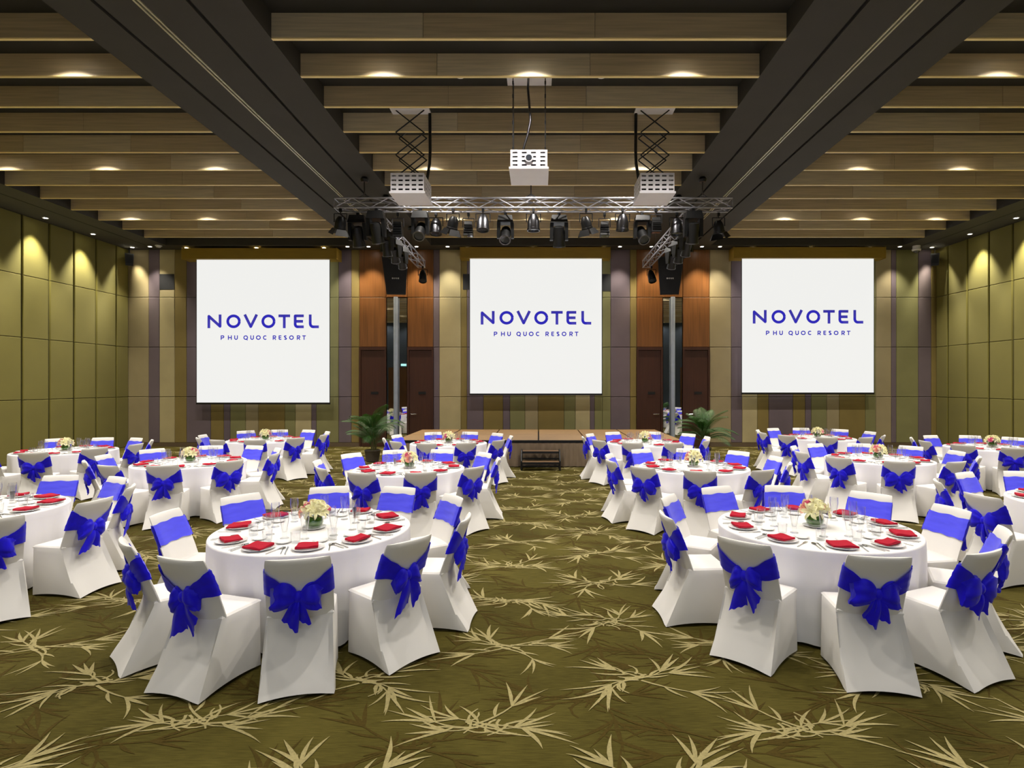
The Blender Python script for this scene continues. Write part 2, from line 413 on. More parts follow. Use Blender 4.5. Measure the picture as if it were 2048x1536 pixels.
# rear wall timber doors and exit sign, seen in the mirrors
for x0, x1 in ((-10.6, -7.9), (10.0, 12.0)):
    n = int((x1-x0)/.9)
    for i in range(n):
        a = x0+(x1-x0)*i/n; b = x0+(x1-x0)*(i+1)/n
        obj('timber_panel', BX(a+.01, b-.01, YR-.03, YR+.02, 0, 3.2), 'wood_red', wf)
ex = thing('exit_sign', 'small glowing green exit sign seen in the left mirror', 'exit sign', (-9.5, YR+.06, 3.3))
obj('housing', BX(-.2, .2, -.08, 0, 0, .16), 'white_paint', ex); obj('lit_face', BX(-.19, .19, .001, .006, .01, .15), 'exit_glow', ex)

# ------------------------------------------------------------------ lamps
def lamp_mesh(r):
    ring = MB().lathe([(r, 0), (r*1.45, 0), (r*1.5, -.012), (r*1.05, -.016), (r, 0)], 16, cap=False).mesh('trim_ring', 'white_paint', 40)
    lens = MB().lathe([(.001, -.004), (r*.98, -.004), (r*.98, -.001)], 16, cap=False).mesh('lamp_lens', 'lamp_glow')
    return ring, lens
RINGD = lamp_mesh(.055); RINGS = lamp_mesh(.05)
def downlight(loc, label, power, half, blend, group, ms=RINGD, tilt=None, color=DOWN_C, rad=.05):
    t = thing('ceiling_downlight', label, 'downlight', loc, 0, group)
    put('trim_ring', ms[0], t); put('lamp_lens', ms[1], t)
    ld = bpy.data.lights.new('downlight_beam', 'SPOT'); ld.energy = power; ld.color = color
    ld.spot_size = math.radians(half*2); ld.spot_blend = blend; ld.shadow_soft_size = rad
    lo = bpy.data.objects.new('downlight_beam', ld); COL.objects.link(lo); lo.parent = t; lo.location = (0, 0, -.03)
    if tilt: lo.rotation_euler = tilt
    return t
ROWN = {1: 'second baffle row from the top', 5: 'sixth baffle row from the top', 9: 'tenth baffle row from the top', -3: 'rows above the camera', -7: 'rows behind the camera', -11: 'row by the rear wall'}
XPOS = [(-10.75, 'left bay, by the wall'), (-8.75, 'left bay, middle'), (-6.55, 'left bay, by the beam'), (-2.2, 'centre bay, left'), (-.1, 'centre bay, middle'), (2.05, 'centre bay, right'),
        (6.5, 'right bay, by the beam'), (8.55, 'right bay, middle'), (10.5, 'right bay, by the wall')]
for k in (1, 5, 9, -3, -7, -11):
    for x, xn in XPOS:
        downlight((x, BY0+BDY*k-.405, ZC-.002), 'recessed downlight, %s, %s' % (ROWN[k], xn), DOWN_W*(1 if k > -7 else .2), 62, .5, 'downlights between the baffles')
WN = ['nearest the back corner'] + [q+' from the back corner' for q in ('second', 'third', 'fourth', 'fifth', 'sixth', 'seventh', 'eighth', 'ninth', 'tenth', 'eleventh', 'twelfth')]
for sg, X, nm in ((-1, XL+.38, 'left'), (1, XR-.38, 'right')):
    for i in range(12):
        y = 18.15-1.6*i
        downlight((X, y, ZS-.002), 'small bright spotlight in the %s side soffit, %s' % (nm, WN[i]), WALL_W, 34, .8, 'spotlights washing the side walls', RINGS, (0, sg*-.1, 0), (1, .93, .68))
BU = [(373, 'over the left end of the left screen'), (513, 'over the middle of the left screen'), (648, 'over the right end of the left screen'), (935, 'over the left end of the middle screen'),
      (1066, 'over the middle of the middle screen'), (1208, 'over the right end of the middle screen'), (1505, 'over the left end of the right screen'), (1622, 'over the middle of the right screen'), (1739, 'over the right end of the right screen')]
for u, nm in BU:
    downlight(((u-VPX)*18.2/F_PX, 18.2, ZS-.002), 'small soffit spotlight %s' % nm, BACK_W*.35, 40, .6, 'spotlights in the back soffit', RINGS, None, (1, .85, .5))
for u, nm in ((737, 'above the left speaker, left of it'), (833, 'above the left speaker, right of it'), (1303, 'above the right speaker, left of it'), (1404, 'above the right speaker, right of it')):
    downlight(((u-VPX)*18.05/F_PX, 18.05, ZS-.002), 'small starry soffit spotlight %s' % nm, BACK_W*1.5, 42, .6, 'spotlights in the back soffit', RINGS, (-.12, 0, 0), (1, .86, .6))
for u, nm in ((300, 'left end'), (695, 'right of the left screen'), (895, 'left of the middle screen'), (1240, 'right of the middle screen'), (1440, 'left of the right screen'), (1800, 'right end')):
    downlight(((u-VPX)*18.05/F_PX, 18.05, ZS-.002), 'small soffit spotlight washing the striped wall, %s' % nm, BACK_W, 42, .6, 'spotlights in the back soffit', RINGS, (-.12, 0, 0), (1, .93, .78))

# ------------------------------------------------------------------ lettering by strokes
def stroke(mb, P, wd, y=0):
    h = wd/2
    for (x0, z0), (x1, z1) in zip(P, P[1:]):
        L = math.hypot(x1-x0, z1-z0)
        if L < 1e-6: continue
        nx, nz = -(z1-z0)/L*h, (x1-x0)/L*h; n = len(mb.v)
        mb.v += [(x0+nx, y, z0+nz), (x0-nx, y, z0-nz), (x1-nx, y, z1-nz), (x1+nx, y, z1+nz)]; mb.f.append([n, n+1, n+2, n+3])
    for (x, z) in P[1:-1]:
        n = len(mb.v); mb.v += [(x+h*math.cos(2*PI*k/10), y, z+h*math.sin(2*PI*k/10)) for k in range(10)]; mb.f.append([n+9-k for k in range(10)])
def arc(cx, cz, rx, rz, a0, a1, n=14): return [(cx+rx*math.cos(math.radians(a0+(a1-a0)*i/n)), cz+rz*math.sin(math.radians(a0+(a1-a0)*i/n))) for i in range(n+1)]
def glyph(c, s):       # strokes in a unit box, s = half stroke (x and z in 0..1 of the box)
    a, b = s, 1-s
    if c == 'N': return [[(a, 0), (a, .97-s), (b, s+.03), (b, 1)]]
    if c == 'O': return [arc(.5, .5, .5-s, .5-s, 0, 360, 28)]
    if c == 'Q': return [arc(.5, .5, .5-s, .5-s, 0, 360, 28), [(.6, .25), (.9, -.08)]]
    if c == 'V': return [[(a*.6, 1), (.5, s*1.1), (1-a*.6, 1)]]
    if c == 'T': return [[(0, 1-s), (1, 1-s)], [(.5, 1-s), (.5, 0)]]
    if c == 'E': return [[(1, 1-s), (a, 1-s), (a, .3)]+arc(.35, .3, .35-s, .3-s, 180, 270, 8)+[(1, s)], [(a, .5), (.92, .5)]]
    if c == 'L': return [[(a, 1), (a, .35)]+arc(.4, .35, .4-s, .35-s, 180, 270, 8)+[(1, s)]]
    if c == 'P': return [[(a, 0), (a, 1-s), (.55, 1-s)]+arc(.6, .68, .4-s, .32-s, 90, -90, 10)+[(a, .36)]]
    if c == 'R': return [[(a, 0), (a, 1-s), (.55, 1-s)]+arc(.6, .68, .4-s, .32-s, 90, -90, 10)+[(a, .36)], [(.55, .36), (1-s, 0)]]
    if c == 'B': return [[(a, s), (a, 1-s), (.55, 1-s)]+arc(.55, .75, .3, .25-s, 90, -90, 8)+[(a, .5)], [(a, .5), (.6, .5)]+arc(.6, .25+s/2, .35, .25-s/2, 90, -90, 8)+[(a, s)]]
    if c == 'H': return [[(a, 0), (a, 1)], [(b, 0), (b, 1)], [(a, .5), (b, .5)]]
    if c == 'U': return [[(a, 1), (a, .4)]+arc(.5, .4, .5-s, .4-s, 180, 360, 12)+[(b, 1)]]
    if c == 'C': return [arc(.55, .5, .55-s, .5-s, 50, 310, 20)]
    if c == 'S': return [arc(.5, .74, .42-s*.5, .26-s, 30, 270, 12)+arc(.5, .26, .42-s*.5, .26-s, 90, -150, 12)]
def letters(mb, spec, z0, z1, wd, X, y=0):
    hz = z1-z0
    for c, a, b in spec:
        x0, x1 = X(a), X(b); wx = x1-x0
        for st in glyph(c, wd/2/hz): stroke(mb, [(x0+p*wx, z0+q*hz) for p, q in st], wd, y)

BIG = [('N', 1215, 1297), ('O', 1325, 1410), ('V', 1428, 1508), ('O', 1530, 1613), ('T', 1630, 1698), ('E', 1722, 1778), ('L', 1810, 1866)]
SMALL = [('P', 1293, 1313), ('H', 1335, 1357), ('U', 1372, 1392), ('Q', 1425, 1452), ('U', 1466, 1486), ('O', 1498, 1527), ('C', 1540, 1562), ('R', 1597, 1616), ('E', 1632, 1647), ('S', 1662, 1679), ('O', 1692, 1720), ('R', 1738, 1757), ('T', 1769, 1790)]
for nm, u0, u1, v0, v1, h0, h1, tv in (('left', 393.5, 659, 519, 805, 369, 675, 629), ('middle', 940, 1203.5, 517, 787, 922, 1219, 622), ('right', 1484, 1747.5, 517, 785, 1466, 1766, 620)):
    Ys = 18.15; k = Ys/F_PX
    x0, x1, z1, z0 = (u0-VPX)*k, (u1-VPX)*k, 2+(VPY-v0)*k, 2+(VPY-v1)*k
    t = thing('projection_screen', 'large white projection screen with a blue two-line logo, %s of the three' % nm, 'screen', ((x0+x1)/2, Ys, 0), 0, 'projection screens on the back wall')
    wd = x1-x0
    obj('screen_fabric', BX(-wd/2, wd/2, 0, .012, z0, z1), 'screen_white', t)
    obj('bottom_bar', BX(-wd/2-.02, wd/2+.02, -.012, .03, z0-.06, z0), 'black_plastic', t)
    obj('side_border', BX(wd/2, wd/2+.02, .0, .012, z0, z1), 'black_plastic', t); obj('side_border', BX(-wd/2-.02, -wd/2, .0, .012, z0, z1), 'black_plastic', t)
    s = wd/776.; X = lambda a: (a-1540)*s
    zt = 2+(VPY-tv)*k; zb = zt-80*s
    for g in BIG: mb = MB(); letters(mb, [g], zb, zt, 16*s, X, -.004); obj('logo_letter', mb, 'logo_blue', t)
    for g in SMALL: mb = MB(); letters(mb, [g], zb-68*s, zb-42*s, 5.6*s, X, -.004); obj('logo_letter', mb, 'logo_blue', t)
    ha, hb = (h0-VPX)*k-(x0+x1)/2, (h1-VPX)*k-(x0+x1)/2
    hs = obj('screen_housing', BX(ha, hb, -.12, .33, z1-.01, z1+.33), 'housing_gold', t)
    obj('end_cap', BX(ha-.02, ha, -.13, .33, z1-.02, z1+.34), 'housing_gold', t); obj('end_cap', BX(hb, hb+.02, -.13, .33, z1-.02, z1+.34), 'housing_gold', t)

# ------------------------------------------------------------------ stage, steps, palms
SX0, SX1, SY0, SY1, SZ = -3.5, 3.5, 13.95, 17.25, .65
st = thing('stage', 'low brown stage platform with pleated skirt in front of the middle screen', 'stage', (0, SY0, 0))
for i in range(6):
    for j in range(2):
        a = SX0+(SX1-SX0)*i/6; b = SX0+(SX1-SX0)*(i+1)/6; c = (SY1-SY0)*j/2; d = (SY1-SY0)*(j+1)/2
        obj('deck_panel', BX(a+.018, b-.018, c+.008, d-.008, SZ-.06, SZ), 'stage_deck', st)
obj('stage_frame', BX(SX0+.05, SX1-.05, .05, SY1-SY0-.05, .02, SZ-.062), 'slot_black', st)
obj('deck_edge', BX(SX0, SX1, -.02, 0, SZ-.06, SZ-.002), 'black_metal', st)
def skirt(L, n=None):
    n = int(L/.02)
    return MB().grid(lambda u, v: (u*L, -.025-.026*math.sin(u*L*34+2*math.sin(u*L*3))*(1-.4*v)-.006*math.sin(u*L*23), .015+v*(SZ-.085)), n, 3)
obj('stage_skirt', skirt(SX1-SX0), 'stage_skirt', st, 60, (SX0, 0, 0))
obj('stage_skirt', skirt(SY1-SY0), 'stage_skirt', st, 60, (SX0, SY1-SY0, 0), -PI/2)
obj('stage_skirt', skirt(SY1-SY0), 'stage_skirt', st, 60, (SX1, 0, 0), PI/2)
sp = thing('stage_steps', 'black framed two-tread stage steps leading up to the stage', 'steps', (.05, 13.32, 0))
for i, (y, z) in enumerate(((0, .2), (.28, .42))):
    obj('tread', BX(-.43, .43, y, y+.26, z-.035, z), 'tread_wood', sp)
    obj('tread_nosing', BX(-.43, .43, y-.012, y-.0005, z-.05, z), 'black_metal', sp)
for x in (-.45, .45):
    m_ = MB().bar((x, .02, 0), (x, .02, .22), .02).bar((x, .53, 0), (x, .53, .44), .02).bar((x, .02, .02), (x, .53, .02), .018).bar((x, .02, .21), (x, .3, .43), .018).bar((x, .3, .43), (x, .53, .43), .018)
    obj('side_frame', m_, 'black_metal', sp, 40)
for z in (.02, .2): obj('cross_bar', BX(-.45, .45, .5, .53, z, z+.03), 'black_metal', sp)

def palm(name_loc, label, seed, hgt):
    r = random.Random(seed); t = thing('potted_palm', label, 'plant', name_loc, 0, 'potted palms beside the stage')
    obj('pot', MB().lathe([(.12, 0), (.16, .02), (.2, .28), (.215, .3), (.2, .31), (.185, .27)], 18), 'pot_stone', t, 40)
    obj('soil', MB().lathe([(.001, .262), (.184, .262)], 16, cap=False), 'soil', t)
    for i in range(7):
        a = r.uniform(0, 6.28); q = r.uniform(.02, .09)
        obj('stem', MB().tube([(q*math.cos(a), q*math.sin(a), .25), (q*1.3*math.cos(a), q*1.3*math.sin(a), .5), (q*2*math.cos(a), q*2*math.sin(a), .75)], [.016, .013, .008], 5), 'trunk', t, 60)
    for i in range(24):
        a = 2*PI*i/24*5.0+r.uniform(-.25, .25); el = r.uniform(.6, 1.45); L = r.uniform(.6, .9)*hgt
        mb = MB(); P = []; x, z = .05, .4+r.uniform(0, .5)
        n = 12; e = el
        for k in range(n+1):
            P.append((x, z)); x += math.cos(e)*L/n; z += math.sin(e)*L/n; e -= (1.6-.25*el)/n
        mb.tube([(p, 0, q) for p, q in P], [.008*(1-.8*k/n)+.001 for k in range(n+1)], 4)
        for k in range(3, n*3):
            tt = k/(n*3); f = tt*n; k0 = min(int(f), n-1); fr = f-k0
            px = P[k0][0]*(1-fr)+P[k0+1][0]*fr; pz = P[k0][1]*(1-fr)+P[k0+1][1]*fr
            dx, dz = P[k0+1][0]-P[k0][0], P[k0+1][1]-P[k0][1]; dl = math.hypot(dx, dz); dx /= dl; dz /= dl
            ll = .3*math.sin(PI*min(1, .12+.88*tt))**.6*(1-.25*tt)
            for sgn in (-1, 1):
                tip = (px+dx*ll*.75, sgn*ll*.7, pz+dz*ll*.75-ll*.3); mid = (px+dx*ll*.4, sgn*ll*.42, pz+dz*ll*.4-.02)
                b0 = len(mb.v); wv = .006
                mb.v += [(px-dx*wv, 0, pz-dz*wv), (px+dx*wv, 0, pz+dz*wv), (mid[0]+dx*wv, mid[1], mid[2]+dz*wv), (mid[0]-dx*wv, mid[1], mid[2]-dz*wv), tip]
                mb.f += [[b0, b0+1, b0+2, b0+3], [b0+3, b0+2, b0+4]]
        obj('frond', mb, 'leaf_palm', t, None, (0, 0, 0), a)
palm((-4.3, 14.9, 0), 'potted palm left of the stage in front of the left door', 3, 1.05)
palm((4.42, 15.4, 0), 'potted palm right of the stage in front of the right door', 8, 1.15)

# ------------------------------------------------------------------ projectors on lifts
def slot_panel(wd, ht, nx, nz, sx, sz, t=.012, hole=None):   # plate in XZ, y 0..t, with rows of open slots
    mb = MB(); cx = [wd*(i+.5)/nx for i in range(nx)]; cz = [ht*(j+.5)/nz for j in range(nz)]
    xs = [0]; zs = [0]
    zlist = [(z-sz/2, z+sz/2) for z in cz]; xlist = [(x-sx/2, x+sx/2) for x in cx]
    prev = 0
    for a, b in zlist:
        mb.box(-wd/2, wd/2, 0, t, prev, a); px = 0
        for c, d in xlist:
            mb.box(px-wd/2, c-wd/2, 0, t, a, b); px = d
        mb.box(px-wd/2, wd/2, 0, t, a, b); prev = b
    mb.box(-wd/2, wd/2, 0, t, prev, ht)
    return mb
def cage(t, wd, dp, z0, z1, centre):
    h = z1-z0
    obj('front_grille', slot_panel(wd, h, 5 if not centre else 4, 4, wd/7.5, h*.1), 'white_paint', t, None, (0, 0, z0))
    obj('back_grille', slot_panel(wd, h, 5, 4, wd/7.5, h*.1), 'white_paint', t, None, (0, dp, z0))
    for s in (-1, 1): obj('side_grille', slot_panel(dp-.015, h, 5, 4, wd/7.5, h*.1), 'white_paint', t, None, (s*wd/2+(.012 if s < 0 else 0), dp/2+.006, z0), PI/2)
    obj('bottom_tray', BX(-wd/2-.02, wd/2+.02, -.015, dp+.02, z0-.03, z0), 'white_paint', t)
    obj('top_frame', BX(-wd/2, wd/2, 0, dp, z1, z1+.012), 'white_paint', t)
    pj = obj('projector_body', BX(-wd*.36, wd*.36, .06, dp-.06, z0+.004, z1-.07), 'inside_dark', t)
    if centre:
        obj('projector_lens', MB().bar((0, -.02, z0+h*.55), (0, .05, z0+h*.55), .045, 16), 'lens_glass', t, 40)
        obj('lens_ring', MB().lathe([(.045, 0), (.062, 0), (.062, .018), (.045, .018), (.045, 0)], 18, cap=False).xf(Matrix.Translation((0, -.018, z0+h*.55)) @ Matrix.Rotation(-PI/2, 4, 'X')), 'white_paint', t, 40)
    else:
        obj('projector_lens', MB().bar((0, dp-.06, z0+h*.5), (0, dp-.01, z0+h*.5), .05, 16), 'lens_glass', t, 40)
for nm, u0, u1, vt, vb, Yn, sg in (('left', 781, 848, 347, 383, 9.5, -1), ('right', 1281, 1349, 347, 383, 9.5, 1)):
    k = Yn/F_PX; xc = ((u0+u1)/2-VPX)*k; wd = (u1-u0)*k; z1, z0 = 2+(VPY-vt)*k, 2+(VPY-vb)*k; dp = .64
    t = thing('projector_lift', 'white slotted projector cage on a black scissor lift, %s of the middle one' % nm, 'projector', (xc, Yn, 0), 0, 'projector cages hanging from the ceiling')
    cage(t, wd, dp, z0, z1, False)
    yc = .33; obj('ceiling_plate', BX(-.33, .33, yc-.19, yc+.17, ZC-.03, ZC-.001), 'white_paint', t)
    ww, n = .24, 3; hh = (ZC-.03-z1-.012)/n
    for y in (yc-.13, yc+.1):
        for j in range(n):
            a, b = z1+.012+hh*j, z1+.012+hh*(j+1)
            o_ = .08*sg*0
            obj('scissor_arm', MB().bar((-ww, y, a), (ww, y, b), .011), 'black_metal', t); obj('scissor_arm', MB().bar((ww, y+.015, a), (-ww, y+.015, b), .011), 'black_metal', t)
    cx_ = .31 if sg < 0 else -.3
    obj('cable_hose', MB().tube([(cx_, yc, ZC-.02), (cx_*1.02, yc, 6.0), (cx_*.98, yc+.02, z1+.3), (cx_*.8, yc+.05, z1+.01)], .026, 8), 'black_plastic', t, 60)
t = thing('projector_lift', 'white slotted projector cage hung on thin rods, middle of the three', 'projector', ((1058-VPX)*8.4/F_PX, 8.3, 0), 0, 'projector cages hanging from the ceiling')
k = 8.3/F_PX; z1, z0 = 2+(VPY-301)*k, 2+(VPY-334)*k; cage(t, 74*k, .66, z0, z1, True)
obj('ceiling_plate', BX(-.34, .34, .2, .62, ZC-.025, ZC-.001), 'white_paint', t)
for x in (-.24, .24):
    for y in (.25, .55):
        obj('hanger_rod', MB().bar((x, y, z1+.012), (x, y, ZC-.02), .008 if y < .4 else .004), 'chrome_dark', t)
    for q in range(6):
        zz = z1+.1+q*(ZC-z1-.2)/5.5; obj('rod_coupling', MB().bar((x, .25, zz), (x, .25, zz+.05), .014), 'chrome_dark', t)
obj('cable_hose', MB().tube([(-.01, .35, ZC-.02), (-.02, .33, 6.45), (0.0, .3, 6.2), (.02, .3, 5.95), (-.02, .3, 5.75), (-.13, .33, z1+.01)], .018, 8), 'chrome_dark', t, 60)

# ------------------------------------------------------------------ lighting truss
def truss(name, label, p, q, side, hgt, step, group):
    p, q = Vector(p), Vector(q); d = (q-p); L = d.length; d.normalize(); n = Vector((-d.y, d.x, 0)); up = Vector((0, 0, 1))
    t = thing(name, label, 'truss', tuple(p), 0, group); c = [(0, 0), (side, 0), (0, hgt), (side, hgt)]
    P = lambda i, s: n*c[i][0]+up*c[i][1]+d*s
    for i in range(4): obj('chord', MB().bar(P(i, 0), P(i, L), .019, 8), 'truss_alu', t, 40)
    m = int(L/step)
    for j in range(m):
        s0, s1 = L*j/m, L*(j+1)/m
        for a, b in ((0, 2), (1, 3), (0, 1), (2, 3)):
            if j % 2: a, b = b, a
            obj('brace', MB().bar(P(a, s0), P(b, s1), .010, 5), 'truss_alu', t, 40)
    for s in (0, L):
        for a, b in ((0, 2), (1, 3), (0, 1), (2, 3)): obj('brace', MB().bar(P(a, s), P(b, s), .012, 5), 'truss_alu', t, 40)
    return t
TZ = 5.66
k12 = 11.9/F_PX
truss('lighting_truss', 'long silver lighting truss across the room, below the beams', ((668-VPX)*k12, 11.9, TZ), ((1465-VPX)*k12, 11.9, TZ), .3, .2, .36, 'stage lighting trusses')
truss('lighting_truss', 'silver side truss running back above the left speaker', (-3.40, 12.35, 5.5), (-3.40, 17.2, 5.5), .2, .2, .4, 'stage lighting trusses')
truss('lighting_truss', 'silver side truss running back above the right speaker', (3.32, 12.35, 5.5), (3.32, 17.2, 5.5), .2, .2, .4, 'stage lighting trusses')
def chain(u, y, ztop, zbot, label):
    t = thing('hanging_chain', label, 'chain', ((u-VPX)*y/F_PX, y, zbot), 0, 'chains carrying the trusses')
    obj('chain_links', MB().bar((0, 0, .07), (0, 0, ztop-zbot), .014, 6), 'chrome_dark', t)
    obj('ceiling_anchor', MB().lathe([(.07, 0), (.09, .05), (.06, .1)], 10, (0, 0, ztop-zbot-.1)), 'black_metal', t, 40)
    obj('shackle', MB().box(-.12, .12, -.03, .03, 0.0, .04).bar((-.1, 0, .04), (0, 0, .1), .012).bar((.1, 0, .04), (0, 0, .1), .012), 'chrome_dark', t)
chain(729, 12.05, ZS, TZ+.225, 'chain holding the left end of the long truss')
chain(1405, 12.05, ZS, TZ+.225, 'chain holding the right end of the long truss')
chain(1062, 12.05, ZC, TZ+.225, 'chain holding the middle of the long truss')

for X, nm in ((-3.5, 'left'), (3.22, 'right')):
    for y, q in ((13.2, 'front'), (15.8, 'back')):
        chain(VPX+X*F_PX/y, y, ZS, 5.725, 'chain holding the %s end of the %s side truss' % (q, nm))
# fixtures; local origin at the clamp (top), body hanging below
def par_can(t, r, L, tilt, mt, yaw=0.):
    obj('clamp', BX(-.025, .025, -.03, .03, -.05, .02), 'black_metal', t)
    y = MB()
    for s in (-1, 1): y.bar((s*(r+.02), 0, -.08), (s*(r+.02), 0, -.26), .010, 5)
    y.bar((-(r+.02), 0, -.08), (r+.02, 0, -.08), .010, 5).bar((0, 0, -.08), (0, 0, -.04), .012)
    obj('yoke', y, 'black_metal', t, 40)
    prof = [(.03, L*.5), (r*.55, L*.48), (r*.8, L*.3), (r, L*.05), (r, -L*.35), (r*1.08, -L*.37), (r*1.08, -L*.5), (r*.96, -L*.5), (r*.95, -L*.42)]
    b = obj('can_body', MB().lathe(prof, 14, cap=False), mt, t, 35, (0, 0, -.27), 0, (tilt, 0, yaw))
    obj('lens', MB().lathe([(.001, 0), (r*.95, 0)], 14, (0, 0, -L*.42), cap=False), 'lens_glass', b)
def moving_head(t, s, tilt, yaw):
    obj('clamp', BX(-.03, .03, -.03, .03, -.06, .02), 'black_metal', t)
    obj('base', MB().hexa([(-.17*s, -.14*s, -.2*s), (.17*s, -.14*s, -.2*s), (.17*s, .14*s, -.2*s), (-.17*s, .14*s, -.2*s), (-.14*s, -.11*s, -.05), (.14*s, -.11*s, -.05), (.14*s, .11*s, -.05), (-.14*s, .11*s, -.05)]), 'black_plastic', t)
    for q in (-1, 1):
        obj('yoke_arm', MB().hexa([(q*.15*s-.03*s, -.05*s, -.52*s), (q*.15*s+.03*s, -.05*s, -.52*s), (q*.15*s+.03*s, .05*s, -.52*s), (q*.15*s-.03*s, .05*s, -.52*s),
                                  (q*.14*s-.035*s, -.09*s, -.2*s), (q*.14*s+.035*s, -.09*s, -.2*s), (q*.14*s+.035*s, .09*s, -.2*s), (q*.14*s-.035*s, .09*s, -.2*s)]), 'black_plastic', t)
    prof = [(.04*s, .2*s), (.1*s, .18*s), (.115*s, .05*s), (.11*s, -.1*s), (.12*s, -.16*s), (.12*s, -.2*s), (.1*s, -.2*s), (.095*s, -.17*s)]
    b = obj('head', MB().lathe(prof, 14, cap=False), 'black_plastic', t, 35, (0, 0, -.44*s), 0, (tilt, 0, yaw))
    obj('lens', MB().lathe([(.001, 0), (.098*s, 0)], 14, (0, 0, -.18*s), cap=False), 'lens_glass', b)
    obj('lens_ring', MB().lathe([(.1*s, 0), (.125*s, 0), (.125*s, .02*s), (.1*s, .02*s)], 14, (0, 0, -.205*s), cap=False), 'chrome_dark', b, 40)
def flood(t, w_, h_, tilt):
    obj('clamp', BX(-.025, .025, -.03, .03, -.05, .02), 'black_metal', t)
    y = MB().bar((-w_/2-.02, 0, -.1), (w_/2+.02, 0, -.1), .01, 5).bar((0, 0, -.1), (0, 0, -.04), .012)
    for s in (-1, 1): y.bar((s*(w_/2+.02), 0, -.1), (s*(w_/2+.02), 0, -.28), .01, 5)
    obj('yoke', y, 'chrome_dark', t, 40)
    b = obj('flood_body', MB().hexa([(-w_/2, -.09, -h_/2), (w_/2, -.09, -h_/2), (w_/2, .09, -h_/2), (-w_/2, .09, -h_/2), (-w_/2*.8, -.06, h_/2), (w_/2*.8, -.06, h_/2), (w_/2*.8, .06, h_/2), (-w_/2*.8, .06, h_/2)]), 'black_plastic', t, None, (0, 0, -.32), 0, (tilt, 0, 0))
    for q in range(4): obj('cooling_fin', BX(-w_/2*.86, w_/2*.86, -.1, -.085, -h_*.3+q*h_*.17, -h_*.3+q*h_*.17+.012), 'black_metal', b)
    obj('lens', BX(-w_/2*.85, w_/2*.85, -.07, .07, -h_/2-.006, -h_/2-.001), 'lens_glass', b)
def fresnel(t, r, tilt, yaw):
    par_can(t, r, .26, tilt, 'black_metal', yaw)
    b = [c for c in t.children if c.name.startswith('can_body')][0]
    for a in range(4):
        mb = MB().hexa([(-r*.9, r*1.05, -.13), (r*.9, r*1.05, -.13), (r*.9, r*1.08, -.13), (-r*.9, r*1.08, -.13), (-r*1.3, r*1.6, -.25), (r*1.3, r*1.6, -.25), (r*1.3, r*1.63, -.25), (-r*1.3, r*1.63, -.25)])
        obj('barn_door', mb, 'black_metal', b, None, (0, 0, 0), a*PI/2)
FX = [(681, 'F'), (716, 'M'), (753, 'M'), (796, 'B'), (841, 'L'), (872, 'P'), (906, 'F'), (937, 'B'), (966, 'P'), (1011, 'L'), (1067, 'P'), (1118, 'M'), (1172, 'F'), (1209, 'B'), (1245, 'P'), (1284, 'L'), (1312, 'B'), (1353, 'P'), (1386, 'M'), (1437, 'F')]
ORD = ['first', 'second', 'third', 'fourth', 'fifth', 'sixth', 'seventh', 'eighth', 'ninth', 'tenth']
cnt = {}
KN = {'P': ('par_can_light', 'silvery can-shaped stage light'), 'M': ('moving_head_light', 'black moving-head stage light aimed away'), 'L': ('moving_head_light', 'black moving-head stage light with bright round lens'), 'B': ('flood_light', 'black boxy stage flood light'), 'F': ('fresnel_light', 'black stage light with barn doors')}
for i, (u, ty) in enumerate(FX):
    y = (11.9, 12.2)[i % 2]; cnt[ty] = cnt.get(ty, 0)+1
    nm, ds = KN[ty]
    t = thing(nm, '%s, %s such from the left, long truss' % (ds, ORD[cnt[ty]-1]), 'stage light', ((u-VPX)*y/F_PX, y, TZ-.043), 0, 'stage lights under the long truss')
    if ty == 'P': par_can(t, .125, .34, rng.uniform(-.2, .25), 'chrome_dark')
    elif ty == 'M': moving_head(t, 1.08, rng.uniform(.2, .5), rng.uniform(-.3, .3))
    elif ty == 'L': moving_head(t, 1.0, -.75, rng.uniform(-.2, .2))
    elif ty == 'B': flood(t, .2, .3, rng.uniform(-.15, .15))
    else: fresnel(t, .11, rng.uniform(.3, .6), (.7 if u < 1000 else -.7))
